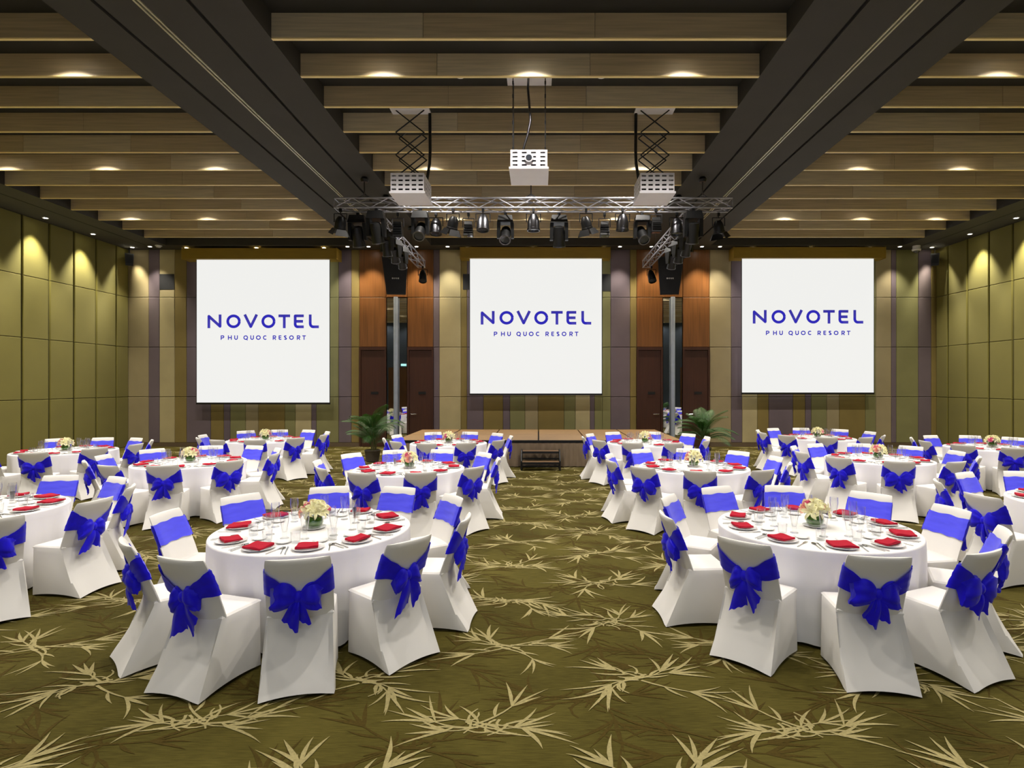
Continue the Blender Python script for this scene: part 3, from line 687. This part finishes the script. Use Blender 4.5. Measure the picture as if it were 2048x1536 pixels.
for sg, X, nm in ((-1, -3.40, 'left'), (1, 3.32, 'right')):
    for j, y in enumerate((12.9, 13.6, 14.3)):
        t = thing('moving_head_light', 'black moving-head light on the %s side truss, %s from the front' % (nm, ORD[j]), 'stage light', (X, y, 5.4572), sg*.5, 'stage lights under the side trusses')
        moving_head(t, .9, rng.uniform(.3, .8), sg*-.5)
    t = thing('par_can_light', 'black can-shaped light at the back end of the %s side truss' % nm, 'stage light', (X, 16.9, 5.4572), 0, 'stage lights under the side trusses')
    par_can(t, .11, .38, -.5, 'black_metal', .2)
    # hung loudspeaker
    t = thing('hung_loudspeaker', 'black wedge loudspeaker hanging in front of the %s mirror' % nm, 'speaker', ((789.5 if sg < 0 else 1341.5)*0+((789.5-VPX) if sg < 0 else (1341.5-VPX))*16.3/F_PX, 16.3, 4.58), sg*-.06, 'hung loudspeakers')
    W, D, Hh = .74, .6, 1.05
    obj('cabinet', MB().hexa([(-W*.36, .22, 0), (W*.36, .22, 0), (W*.28, D, .06), (-W*.28, D, .06), (-W*.5, 0, Hh), (W*.5, 0, Hh), (W*.34, D, Hh-.02), (-W*.34, D, Hh-.02)]), 'black_plastic', t)
    gz = lambda z: .22*(1-z/Hh)
    obj('front_grille', MB().hexa([(-W*.34, gz(.04)-.012, .04), (W*.34, gz(.04)-.012, .04), (W*.34, gz(.04)-.001, .04), (-W*.34, gz(.04)-.001, .04), (-W*.47, gz(1.01)-.012, 1.01), (W*.47, gz(1.01)-.012, 1.01), (W*.47, gz(1.01)-.001, 1.01), (-W*.47, gz(1.01)-.001, 1.01)]), 'black_metal', t)
    mb = MB(); letters(mb, [('B', 0, 1), ('O', 1.25, 2.3), ('S', 2.5, 3.4), ('E', 3.7, 4.5)], .43, .475, .011, lambda a: (a-2.25)*.045, gz(.45)-.0165); obj('brand_mark', mb, 'brand_white', t)
    br = MB()
    for x in (-.2, .2): br.bar((x, .2, Hh-.01), (x*.6, .3, 5.52-4.58), .012) if False else br.bar((x, .25, Hh-.02), (x*.5, .3, Hh+.12), .012)
    br.bar((-.12, .3, Hh+.12), (.12, .3, Hh+.12), .014).bar((0, .3, Hh+.12), (0, .3, ZS-4.58), .01)
    obj('hanging_bracket', br, 'black_metal', t, 40)
    # small wall speaker in the corner
    xs = XL+.32 if sg < 0 else XR-.32
    t = thing('wall_speaker', 'small black speaker bracketed high in the %s corner' % nm, 'speaker', (xs, 18.1, 5.75), sg*-.6, 'corner speakers')
    obj('cabinet', MB().hexa([(-.1, .05, 0), (.1, .05, 0), (.07, .25, .05), (-.07, .25, .05), (-.12, 0, .38), (.12, 0, .38), (.08, .24, .38), (-.08, .24, .38)]), 'black_plastic', t)
    obj('front_grille', BX(-.085, .085, .018, .028, .06, .34).xf(Matrix.Rotation(.09, 4, 'X')), 'black_metal', t)
    obj('wall_bracket', MB().bar((0, .2, .2), (0, .42, .3), .02).bar((0, .2, .38), (0, .2, .59), .015), 'black_metal', t, 40)
t = thing('dome_camera', 'white dome security camera under the soffit near the right corner', 'camera', ((1833-VPX)*18.0/F_PX, 18.0, ZS), 0)
obj('housing', MB().lathe([(.11, 0), (.11, -.09), (.13, -.11), (.12, -.15), (.09, -.16)], 18), 'white_paint', t, 35)
obj('dome', MB().ell((0, 0, -.16), .085, .085, .08, 14, 8), 'lens_glass', t, 60)
for u, Y, z, nm in ((317, 17.95, ZS, 'above the left wall vent'), (920, 8.6, ZC, 'behind the second baffle, left of the middle projector'), (1203, 8.6, ZC, 'behind the second baffle, right of the middle projector')):
    t = thing('smoke_detector', 'white disc smoke detector %s' % nm, 'smoke detector', ((u-VPX)*Y/F_PX, Y, z-.001), 0, 'smoke detectors on the ceiling')
    obj('base_ring', MB().lathe([(.1, 0), (.1, -.02), (.085, -.025)], 18), 'white_paint', t, 35); obj('sensor_cap', MB().lathe([(.075, -.02), (.065, -.055), (.03, -.06)], 16), 'white_paint', t, 35)

# ------------------------------------------------------------------ chair parts
BW, ZT = .205, .88
def back_c(z):  # back centre line y at height z
    t = (z-.40)/(ZT-.40); return -.105-.15*t-.03*t*t
def back_w(z): t = (z-.40)/(ZT-.40); return .212-.012*t+.004*math.sin(t*PI)
def back_y(x, z, side, off=0.):   # side +1 front, -1 rear
    c = back_c(z)+.03*(x/BW)**2
    th = .024*math.sqrt(max(0, 1-(x/(back_w(z)+.002))**8))+.002
    return c+side*(th+off)
def chair_meshes():
    n = 9; mb = MB(); R = []
    zs = [.36, .40, .46, .55, .64, .73, .80, .845, .868, .878, .88]
    for z in zs:
        sh = 0 if z < .84 else (z-.84)/.04
        hw = back_w(min(z, .88))-.005*sh**2
        r = []
        for i in range(n+1):
            x = -hw+2*hw*i/n; r.append((x, back_c(z)+.03*(x/BW)**2+(.022*math.sqrt(max(0, 1-(abs(x)/hw)**6))+.004)*(1-.6*sh**3), z))
        for i in range(n+1):
            x = hw-2*hw*i/n; r.append((x, back_c(z)+.03*(x/BW)**2-(.022*math.sqrt(max(0, 1-(abs(x)/hw)**6))+.004)*(1-.6*sh**3), z))
        R.append(r)
    mb.rings(R); back = mb.mesh('back_cover', 'cover_white', 55)
    # skirt and seat
    mb = MB(); R = []; m = 10
    def ring(t, inset=0., zadd=0.):
        cr = [(-1, 'r'), (1, 'r'), (1, 'f'), (-1, 'f')]
        yr = -.335+(.335-.13)*t; yf = .220+.004*t; xr = .238-.024*t; xf = .222-.012*t
        C = [(-xr+inset, yr+inset), (xr-inset, yr+inset), (xf-inset, yf-inset), (-xf+inset, yf-inset)]
        r = []
        for e in range(4):
            (ax, ay), (bx_, by_) = C[e], C[(e+1) % 4]
            for j in range(m):
                s = j/m; q = 4*s*(1-s)
                x = ax+(bx_-ax)*s; y = ay+(by_-ay)*s
                L = math.hypot(bx_-ax, by_-ay); nx, ny = -(by_-ay)/L, (bx_-ax)/L
                pinch = .014*q*(1-t)*(.4+.6*(1-t)) if inset == 0 else 0
                # round the vertical corners a little
                cc = .012*(1-min(1, min(s, 1-s)*m/1.0)) if inset == 0 else 0
                x += nx*pinch; y += ny*pinch
                if e == 0: y = y*(1-t**1.5)+t**1.5*(back_c(.44)+.03*(x/BW)**2-.030+inset)
                cx_ = cc*(1 if x < 0 else -1); cy_ = cc*(1 if y < -.05 else -1)
                z = .46*t+(.006+.022*q**.8)*(1-t)**3+zadd
                r.append((x+cx_, y+cy_, z))
        return r
    for t in (0, .04, .12, .3, .5, .7, .88, .965): R.append(ring(t))
    R.append(ring(1.0, .004, .0)); R.append(ring(1.0, .018, .012)); R.append(ring(1.0, .07, .018)); R.append(ring(1.0, .13, .02))
    mb.rings(R, cap=False); nn = len(R[0]); mb.f.append([len(mb.v)-nn+j for j in range(nn)])
    seat = mb.mesh('seat_cover', 'cover_white', 30)
    # sash: plain band in front, gathered V behind
    def band(seed, front):
        r = random.Random(seed); mb = MB(); N = 16; ph = r.uniform(0, 6); Kz = 8; R = []
        if front: st_ = [(-1, -1)]+[(-1+2*i/N, 1) for i in range(N+1)]+[(1, -1)]
        else: st_ = [(1, 1)]+[(1-2*i/N, -1) for i in range(N+1)]+[(-1, 1)]
        for si, (sx, sd) in enumerate(st_):
            a = abs(sx)
            if front: zl, zh = .642+.004*math.sin(sx*9+ph), .816+.004*math.sin(sx*7+ph*2)
            else:
                k = a**1.1; zl = .585+.045*k+.005*math.sin(sx*9+ph); zh = .655+.15*k+.004*math.sin(sx*13+ph)
            row = []
            for j in range(Kz+1):
                z = zl+(zh-zl)*j/Kz; fold = math.sin(j*2.1+sx*2.2+ph*3)+.6*math.sin(j*3.7-sx*4+ph)
                wv = .0022*fold*(1 if front else 1.3-.5*a)
                hw = back_w(z)+.005+(.002 if not front else 0); x = sx*hw; th = .022*math.sqrt(max(0, 1-min(1, a)**6))+.004
                y = back_c(z)+.03*(x/BW)**2+sd*(th+.007+wv+(.012*(1-a) if not front else 0)+(.002 if not front else 0))
                row.append((x, y, z))
            R.append(row)
        mb.rings(R, close=False, cap=False)
        return mb.mesh('sash_front' if front else 'sash_back', 'sash_blue' if front else 'bow_blue', 70)
    bands = [(band(i, True), band(i+5, False)) for i in range(3)]
    KY = back_c(.62)-.05; KZ = .622
    knot = MB().ell((0, KY-.005, KZ), .03, .026, .038, 12, 8).mesh('bow_knot', 'bow_blue', 80)
    def loop(sg, L, Hh, droop, seed):
        r = random.Random(seed); mb = MB(); R = []; n = 32; ph = r.uniform(0, 6); ph2 = r.uniform(0, 6)
        for i in range(13):
            t = i/12; q = math.sin(PI*min(1, t**.8*.66+.03)); rim = 1 if t < .9 else .86
            hz = .016+Hh*1.15*q*rim; hy = (.010+.024*q)*rim
            row = []
            for j in range(n):
                a = 2*PI*j/n; cr = abs(math.sin(a*3.5+ph))
                pl = 1+(.22*cr-.12)*(1-t*.35)+.05*math.sin(a*9+ph2+t*4)
                out = L*t*(1+.10*math.sin(a*2+ph2)*t+.05*math.sin(a*5+ph)*t)
                cz = KZ-droop*t**1.4+.014*math.sin(t*3); cy = KY-.004-.010*math.sin(PI*t)+.018*t*t
                row.append((sg*(.008+out), cy+hy*math.cos(a)*pl, cz+hz*math.sin(a)*pl))
            R.append(row)
        if sg < 0: R = [list(reversed(q)) for q in R]
        mb.rings(R); return mb.mesh('bow_loop', 'bow_blue', 50)
    def tail(sg, L, ang, wd, seed):
        r = random.Random(seed); mb = MB(); ph = r.uniform(0, 6); cut = r.uniform(.02, .05)*r.choice((-1, 1)); nf = r.choice((2.2, 3.1, 4.0))
        def fn(u, v, off):
            s = (v-.5)*2; wv = .018+wd*u**.55; l = L*u*(1+cut/L*s*u)+.006*math.sin(s*9+ph)*u**3
            x = sg*.008+math.sin(ang)*l+math.cos(ang)*s*wv*.5; z = KZ-.012-math.cos(ang)*l+math.sin(ang)*s*wv*.5
            y = KY-.006-.016*math.sin(PI*min(1, u*1.2))+.013*math.sin(s*nf+ph+u*1.5)*u**.4+off+.012*u
            return (x, y, z)
        nu, nv = 10, 12
        mb.grid(lambda u, v: fn(u, v, -.0016), nu, nv)
        b0 = len(mb.v); nf_ = len(mb.f); mb.grid(lambda u, v: fn(u, v, .0016), nu, nv)
        for i in range(nf_, len(mb.f)): mb.f[i] = mb.f[i][::-1]
        edge = [i*(nv+1) for i in range(nu+1)]+[nu*(nv+1)+j for j in range(1, nv+1)]+[i*(nv+1)+nv for i in range(nu-1, -1, -1)]
        for a, b in zip(edge, edge[1:]): mb.f.append([a, a+b0, b+b0, b])
        return mb.mesh('bow_tail', 'bow_blue', 60)
    bows = []
    for i, (L, Hh, dr, tl, ta) in enumerate(((.15, .066, .02, .19, .14), (.12, .058, .05, .22, .2), (.165, .075, .035, .17, .08), (.1, .05, .06, .24, .26), (.14, .062, .045, .2, .05))):
        bows.append([loop(-1, L, Hh, dr, i*7+1), loop(1, L*(.85+.05*i), Hh*.95, dr*.6+.008, i*7+2), tail(-1, tl, -ta, .10, i*7+3), tail(1, tl*.86, ta+.06, .09, i*7+4)])
    return back, seat, bands, knot, bows
CB, CS, CBAND, CKNOT, CBOW = chair_meshes()
def chair(x, y, rz, label, group, rr):
    t = thing('banquet_chair', label, 'chair', (x, y, 0), rz, group)
    put('seat_cover', CS, t); put('back_cover', CB, t)
    bd = CBAND[rr.randrange(3)]; put('sash_front', bd[0], t); put('sash_back', bd[1], t)
    bw = CBOW[rr.randrange(5)]
    tw = rr.uniform(-.12, .12)
    def p(name, me):
        o = put(name, me, t)
        # swing the bow a little about its knot
        o.matrix_local = Matrix.Translation((0, 0, .622)) @ Matrix.Rotation(tw, 4, 'Y') @ Matrix.Translation((0, 0, -.622)); return o
    p('bow_knot', CKNOT); p('bow_loop', bw[0]); p('bow_loop', bw[1]); p('bow_tail', bw[2]); p('bow_tail', bw[3])
    return t

# ------------------------------------------------------------------ table parts
TR, TZT = .815, .75
def cloth_mesh(seed):
    r = random.Random(seed); mb = MB(); n = 120; R = []
    ph = [r.uniform(0, 6.28) for _ in range(4)]
    for rad in (.02, .3, .6, .77): R.append([(rad*math.cos(2*PI*j/n), rad*math.sin(2*PI*j/n), TZT) for j in range(n)])
    for dr, z in ((-.012, TZT), (-.003, TZT-.004), (.0, TZT-.012)): R.append([((TR+dr)*math.cos(2*PI*j/n), (TR+dr)*math.sin(2*PI*j/n), z) for j in range(n)])
    for z in (.68, .58, .46, .34, .22, .11, .025):
        t = (TZT-z)/TZT; row = []
        for j in range(n):
            a = 2*PI*j/n
            f = .03*t**.8*(abs(math.sin(6.5*a+ph[0]))*1.6-1+.8*math.sin(19*a+ph[1])+.7*math.sin(8*a+ph[2]))-.035*t
            row.append(((TR+f)*math.cos(a), (TR+f)*math.sin(a), z))
        R.append(row)
    mb.rings(R, cap=False); mb.f.append([j for j in range(n)][::-1])
    for i in range(len(mb.f)): mb.f[i] = mb.f[i][::-1]
    return mb.mesh('tablecloth', 'cloth_white', 60)
CLOTH = [cloth_mesh(i) for i in range(3)]
TOPM = MB().lathe([(.0, .715), (.78, .715), (.785, .73), (.78, .744), (.0, .744)], 40, cap=False).mesh('table_top', 'door_wood', 40)
LEGM = MB().bar((0, 0, 0), (0, 0, .715), .022, 8).mesh('leg', 'black_metal', 40)
PLATE = MB().lathe([(.001, .004), (.075, .004), (.085, .010), (.118, .018), (.12, .015), (.085, .004), (.075, 0), (.001, 0)], 32, cap=False).mesh('dinner_plate', 'china', 50)
SIDEP = MB().lathe([(.001, .004), (.038, .004), (.044, .008), (.06, .014), (.061, .012), (.042, .002), (.038, 0), (.001, 0)], 24, cap=False).mesh('side_plate', 'china', 50)
def napkin(seed, a, b, skew):
    r = random.Random(seed); mb = MB(); n = 6; R = []
    per = []
    C = [(-a, -b), (a, -b+skew), (a*.92, b), (-a*.85, b-skew*.3)]
    for e in range(4):
        (x0, y0), (x1, y1) = C[e], C[(e+1) % 4]
        for j in range(n): per.append((x0+(x1-x0)*j/n, y0+(y1-y0)*j/n))
    for z, k in ((.0, 1.), (.004, 1.012), (.008, 1.0), (.012, 1.008), (.016, .97)):
        R.append([(x*k, y*k, z+.004*math.sin(x*40+seed+y*30)*(z/.016)) for x, y in per])
    mb.rings(R); return mb.mesh('napkin', 'napkin_red', 40)
NAPK = [napkin(1, .082, .066, 0.), napkin(2, .095, .06, .018), napkin(3, .09, .07, -.025)]
TUMB = MB().lathe([(.001, 0), (.031, 0), (.034, .004), (.038, .09), (.036, .09), (.031, .014), (.001, .012)], 18, cap=False).mesh('tumbler', 'clear_glass', 40)
FLUTE = MB().lathe([(.001, 0), (.033, 0), (.034, .005), (.018, .012), (.016, .03), (.019, .05), (.026, .1), (.035, .16), (.034, .215), (.0325, .215), (.0335, .16), (.024, .1), (.015, .055), (.001, .05)], 18, cap=False).mesh('flute_glass', 'clear_glass', 40)
def cutlery():
    fk = MB().box(-.004, .004, -.1, .02, .002, .0045); 
    fk.hexa([(-.004, .02, .002), (.004, .02, .002), (.011, .05, .003), (-.011, .05, .003), (-.004, .02, .0045), (.004, .02, .0045), (.011, .05, .0055), (-.011, .05, .0055)])
    for i in range(4): fk.box(-.011+i*.0063, -.011+i*.0063+.0036, .05, .095, .003, .0055)
    kn = MB().box(-.0045, .0045, -.11, .0, .002, .0065).hexa([(-.005, 0, .002), (.006, 0, .002), (.009, .09, .002), (-.004, .11, .002), (-.005, 0, .004), (.006, 0, .004), (.009, .09, .0035), (-.004, .11, .0035)])
    sp_ = MB().box(-.0035, .0035, -.1, .04, .002, .0045).ell((0, .065, .006), .018, .028, .004, 14, 6)
    return fk.mesh('fork', 'steel'), kn.mesh('knife', 'steel'), sp_.mesh('spoon', 'steel', 40)
FORK, KNIFE, SPOON = cutlery()

# flowers
BOWL = MB().lathe([(.001, 0), (.045, 0), (.068, .02), (.078, .05), (.07, .085), (.055, .105), (.052, .105), (.067, .085), (.075, .05), (.065, .022), (.001, .004)], 24, cap=False).mesh('glass_bowl', 'bowl_glass', 50)
LEAFW = MB().lathe([(.001, .006), (.062, .022), (.072, .05), (.064, .083), (.048, .098), (.001, .1)], 24, cap=False).mesh('wrapped_leaf', 'leaf_vase', 50)
def lily(seed):
    r = random.Random(seed); mb = MB()
    for k in range(6):
        a = k*PI/3+r.uniform(-.12, .12); L = r.uniform(.065, .082); cu = r.uniform(.2, .9); wdt = .014 if k % 2 else .02
        n0 = len(mb.v)
        def fn(u, v):
            s = (v-.5)*2; ww = wdt*math.sin(PI*min(1, .12+.86*u))**.8; x = .006+L*u; z = .03*math.sin(u*1.9)*1.1-.03*cu*u**2.5+.006*s*s
            return (x, s*ww, z)
        mb.grid(fn, 6, 4); mb.xf(Matrix.Rotation(a, 4, 'Z'), n0)
    mb.ell((0, 0, .006), .008, .008, .014, 8, 5)
    return mb.mesh('lily_bloom', 'lily_cream', 60)
def rose(seed, m):
    r = random.Random(seed); mb = MB()
    for lay, (rad, n, hh) in enumerate(((.008, 3, .03), (.017, 4, .028), (.026, 5, .022))):
        for k in range(n):
            a = 2*PI*(k/n)+lay*.7; n0 = len(mb.v); sp = PI/n*1.35
            def fn(u, v):
                t = (v-.5)*2*sp; q = rad*(.55+.5*math.sin(PI*.5*min(1, u*1.2)))+.006*u*u*lay
                return (q*math.cos(t), q*math.sin(t), hh*u*(1-.15*(abs(v-.5)*2)**3)-.004*lay*u*u)
            mb.grid(fn, 4, 6); mb.xf(Matrix.Rotation(a, 4, 'Z'), n0)
    mb.ell((0, 0, .004), .016, .016, .012, 8, 5)
    return mb.mesh('rose_bloom', m, 60)
LILY = [lily(i) for i in range(3)]; ROSE = [rose(1, 'rose_pink'), rose(2, 'rose_pink'), rose(3, 'rose_peach')]
def leafm():
    def fn(u, v): s = (v-.5)*2; return (.085*u, s*.018*math.sin(PI*min(1, .08+.9*u)), .02*math.sin(u*2.6)+.005*s*s)
    return MB().grid(fn, 6, 4).mesh('leaf', 'leaf_dark', 60)
LEAF = leafm()
def bouquet(x, y, tn, seed):
    r = random.Random(seed)
    s = tag(put('saucer', SAUC, None, (x, y, TZT+.001)), 'white saucer under the flower bowl on the %s' % tn, 'saucer', 'saucers under the flower bowls')
    t = thing('flower_bowl', 'glass bowl of lilies and roses on the %s' % tn, 'flowers', (x, y, TZT+.0085), r.uniform(0, 6.28), 'flower bowls on the tables')
    put('glass_bowl', BOWL, t); put('wrapped_leaf', LEAFW, t)
    spots = []
    for ring, n, el in ((0, 1, 1.5), (1, 4, .95), (2, 8, .35)):
        for k in range(n): spots.append((2*PI*k/n+ring*.4+r.uniform(-.12, .12), el+r.uniform(-.1, .1), ring))
    for i, (a, el, ring) in enumerate(spots):
        d = Vector((math.cos(a)*math.cos(el), math.sin(a)*math.cos(el), math.sin(el)))
        p = Vector((0, 0, .115))+Vector((d.x*.095, d.y*.095, d.z*.085))
        isr = (i % 4 == 1)
        o = put('rose_bloom' if isr else 'lily_bloom', ROSE[i % 3] if isr else LILY[i % 3], t)
        o.matrix_local = Matrix.Translation(p) @ d.to_track_quat('Z', 'Y').to_matrix().to_4x4() @ Matrix.Rotation(r.uniform(0, 6), 4, 'Z') @ Matrix.Scale(r.uniform(1.25, 1.45) if isr else r.uniform(.85, 1.05), 4)
    for k in range(14):
        a = 2*PI*k/14+r.uniform(-.2, .2); o = put('leaf', LEAF, t, (.03*math.cos(a), .03*math.sin(a), .1), 0, (0, r.uniform(-.3, .35), a))
SAUC = MB().lathe([(.001, .006), (.06, .006), (.07, .008), (.098, .016), (.1, .013), (.07, .002), (.06, 0), (.001, 0)], 28, cap=False).mesh('saucer', 'china', 50)

# ------------------------------------------------------------------ tables with their chairs (chair-top positions read off the photograph)
T = [
 ('front table left of the aisle', (-1.95, 5.0), [-134, -106, -72.6, -41, -9, 35, 71, 104.6, 142, 178], 10),
 ('front table right of the aisle', (2.43, 5.06), [(1.254, 5.79), (1.077, 4.95), (1.415, 4.09), (1.895, 6.41), (2.75, 6.49), (3.59, 6.08), (2.22, 3.74), (3.016, 3.845), (3.87, 5.24), (3.64, 4.4)], 10),
 ('middle table left of the aisle', (-1.93, 8.6), [(-3.03, 9.33), (-3.25, 8.44), (-2.99, 7.67), (-2.28, 7.16), (-1.446, 7.2), (-2.48, 9.83), (-1.62, 10.06), (-.838, 9.4), (-.744, 7.71), (-.4875, 8.76)], 10),
 ('farthest table left of the aisle', (-1.92, 12.3), [(-3.2, 11.97), (-2.88, 11.25), (-2.96, 12.7), (-2.16, 10.9), (-1.34, 10.9), (-2.44, 13.4), (-1.665, 13.4), (-1.05, 13.1), (-.73, 11.55), (-.64, 12.5)], 10),
 ('middle table right of the aisle', (2.36, 8.75), [(1.17, 9.07), (1.07, 8.6), (1.386, 7.85), (2.09, 7.36), (1.80, 9.9), (2.62, 10.06), (3.38, 9.68), (2.97, 7.53), (3.73, 8.9), (3.57, 8.2)], 10),
 ('farthest table right of the aisle', (2.29, 12.35), [(.948, 12.3), (1.156, 13.1), (1.14, 11.55), (1.79, 11.07), (2.6, 11.07), (1.75, 13.5), (2.68, 13.6), (3.32, 13.0), (3.33, 11.65), (3.58, 12.3)], 10),
 ('nearer table below the left screen', (-5.6, 9.25), [(-6.82, 9.07), (-6.67, 8.47), (-5.98, 7.95), (-5.19, 7.9), (-4.54, 8.45), (-4.33, 9.33), (-4.57, 10.14), (-5.18, 10.47), (-5.96, 10.4), (-6.6, 9.9)], 10),
 ('farther table below the left screen', (-6.15, 12.95), [(-7.2, 12.1), (-7.4, 12.7), (-6.5, 11.6), (-5.81, 11.65), (-5.17, 12.15), (-6.98, 13.8), (-6.35, 14.2), (-5.72, 14.2), (-4.9, 12.9), (-5.08, 13.64)], 10),
 ('table beside the left wall', (-8.92, 10.85), [(-9.05, 9.45), (-9.9, 12.0), (-9.2, 12.1), (-8.5, 12.04), (-7.57, 10.73), (-7.88, 11.55), (-7.86, 10.14), (-8.33, 9.5), (-10.1, 10.5)], 10),
 ('table cut off by the left picture edge', (-5.72, 5.75), [(-5.88, 7.1), (-5.08, 6.95), (-4.3, 5.6), (-4.5, 6.34), (-4.44, 4.75)], 10),
 ('nearer table below the right screen', (5.7, 9.65), [(4.57, 10.47), (4.27, 9.58), (4.6, 8.85), (5.23, 10.9), (6.08, 10.9), (5.22, 8.23), (6.8, 10.47), (6.09, 8.3), (7.09, 9.68), (6.88, 8.88)], 10),
 ('farther table below the right screen', (6.55, 13.5), [(5.39, 14.1), (5.11, 13.36), (6.0, 14.8), (5.5, 12.9), (6.09, 12.1), (6.75, 14.9), (7.56, 14.4), (6.96, 12.27), (7.94, 13.67), (7.57, 12.7)], 10),
 ('table beside the right wall', (9.0, 11.4), [(7.85, 12.1), (7.65, 11.4), (8.63, 12.7), (7.75, 10.6), (9.53, 12.7), (8.31, 10.1), (10.1, 12.25)], 10),
 ('table cut off by the right picture edge', (5.98, 6.1), [(5.42, 7.3), (4.43, 5.83), (4.65, 6.7), (6.2, 7.4)], 10),
]
HN = ['twelve', 'one', 'two', 'three', 'four', 'five', 'six', 'seven', 'eight', 'nine', 'ten', 'eleven']
def relax(A, full):
    A = sorted(a % 360 for a in A); n = len(A); need = 33.0
    for _ in range(300):
        for i in range(n):
            j = (i+1) % n
            if n < 2: continue
            d = (A[j]-A[i]) % 360
            if d < need: e = (need-d)/2*.5; A[i] -= e; A[j] += e
    return A
def hours(A):
    h = [(3-a/30) % 12 for a in A]; order = sorted(range(len(A)), key=lambda i: h[i]); hs = [h[i] for i in order]; best = None; n = len(A)
    for c in combinations(range(12), n):
        for sft in range(n):
            cost = 0
            for i in range(n):
                d = abs(hs[i]-c[(i+sft) % n]); d = min(d, 12-d); cost += d*d
            if best is None or cost < best[0]: best = (cost, c, sft)
    out = [None]*n
    for i in range(n): out[order[i]] = HN[best[1][(i+best[2]) % n]]
    return out
for ti, (tn, (cx, cy), ch, nset) in enumerate(T):
    rr = random.Random(100+ti)
    raw = []
    for c in ch:
        if isinstance(c, tuple): raw.append(math.degrees(math.atan2(c[1]-cy, c[0]-cx)) % 360)
        else: raw.append(c % 360)
    A = relax(raw, nset)
    far = {}
    if ti in (8, 9, 13):
        for a in A:
            c = min(ch, key=lambda c: abs((math.degrees(math.atan2(c[1]-cy, c[0]-cx))-a+180) % 360-180)); far[a] = min(max(math.hypot(c[0]-cx, c[1]-cy), 1.33 if ti != 8 or c[0] > -10 else 1.34), 1.52)-.265
    # seats whose chairs are out of the picture still have their place settings
    full = list(A)
    while len(full) < 10:
        full.sort(); g = [((full[(i+1) % len(full)]-full[i]) % 360, i) for i in range(len(full))]; d, i = max(g); k = min(10-len(full), max(1, round(d/36)-1)); base = full[i]
        full += [(base+d*(q+1)/(k+1)) % 360 for q in range(k)]
    hf = hours(full); hmap = {round(a % 360, 4): h for a, h in zip(full, hf)}
    tb = thing('round_table', 'round banquet table under white cloth, %s' % tn, 'table', (cx, cy, 0), rr.uniform(0, 1), 'round banquet tables')
    put('table_top', TOPM, tb)
    for q in range(4): put('leg', LEGM, tb, (.5*math.cos(q*PI/2+.7), .5*math.sin(q*PI/2+.7), 0))
    tag(put('tablecloth', CLOTH[ti % 3], None, (cx, cy, 0), rr.uniform(0, 6.28)), 'white floor-length cloth draped over the %s' % tn, 'tablecloth', 'white round tablecloths')
    bouquet(cx, cy, tn, 40+ti)
    for a in A:
        ar = math.radians(a); r0 = far.get(a, 1.075)+rr.uniform(-.015, .02)
        x, y = cx+r0*math.cos(ar), cy+r0*math.sin(ar)
        chair(x, y, ar+PI/2+rr.uniform(-.05, .05), 'white-covered chair with blue bow at %s o\'clock, %s' % (hmap[round(a % 360, 4)], tn), 'banquet chairs around the round tables', rr)
    near = cy < 11
    for a in full:
        hr = hmap[round(a % 360, 4)]; ar = math.radians(a)
        def P(r, s, z): return (cx+r*math.cos(ar)-s*math.sin(ar), cy+r*math.sin(ar)+s*math.cos(ar), z)
        def item(nm, me, r, s, z, rz, lb, cat, grp):
            p = P(r, s, z)
            # leave out what lies far outside the picture
            u = VPX+F_PX*p[0]/p[1]
            if u < -60 or u > 2108: return
            tag(put(nm, me, None, p, ar+PI/2+rz), '%s at %s o\'clock, %s' % (lb, hr, tn), cat, grp)
        item('dinner_plate', PLATE, .655, 0, TZT+.001, 0, 'white dinner plate', 'plate', 'dinner plates')
        item('napkin', NAPK[rr.randrange(3)], .655, rr.uniform(-.01, .01), TZT+.0195, rr.choice((0, 0, .35, -.3, .15)), 'red folded napkin', 'napkin', 'red napkins')
        item('tumbler', TUMB, .465, -.095+rr.uniform(-.015, .015), TZT+.001, 0, 'low clear tumbler', 'glass', 'tumblers')
        item('flute_glass', FLUTE, .355, -.03+rr.uniform(-.02, .02), TZT+.001, 0, 'tall clear footed glass', 'glass', 'tall glasses')
        item('side_plate', SIDEP, .465, .07+rr.uniform(-.008, .008), TZT+.001, 0, 'small white side plate', 'plate', 'side plates')
        if near:
            item('fork', FORK, .66, .155, TZT+.001, PI if False else 0+rr.uniform(-.05, .05), 'steel fork', 'fork', 'forks')
            item('knife', KNIFE, .66, -.15, TZT+.001, rr.uniform(-.05, .05), 'steel knife', 'knife', 'knives')
            item('spoon', SPOON, .655, -.18, TZT+.001, rr.uniform(-.05, .05), 'steel soup spoon', 'spoon', 'spoons')
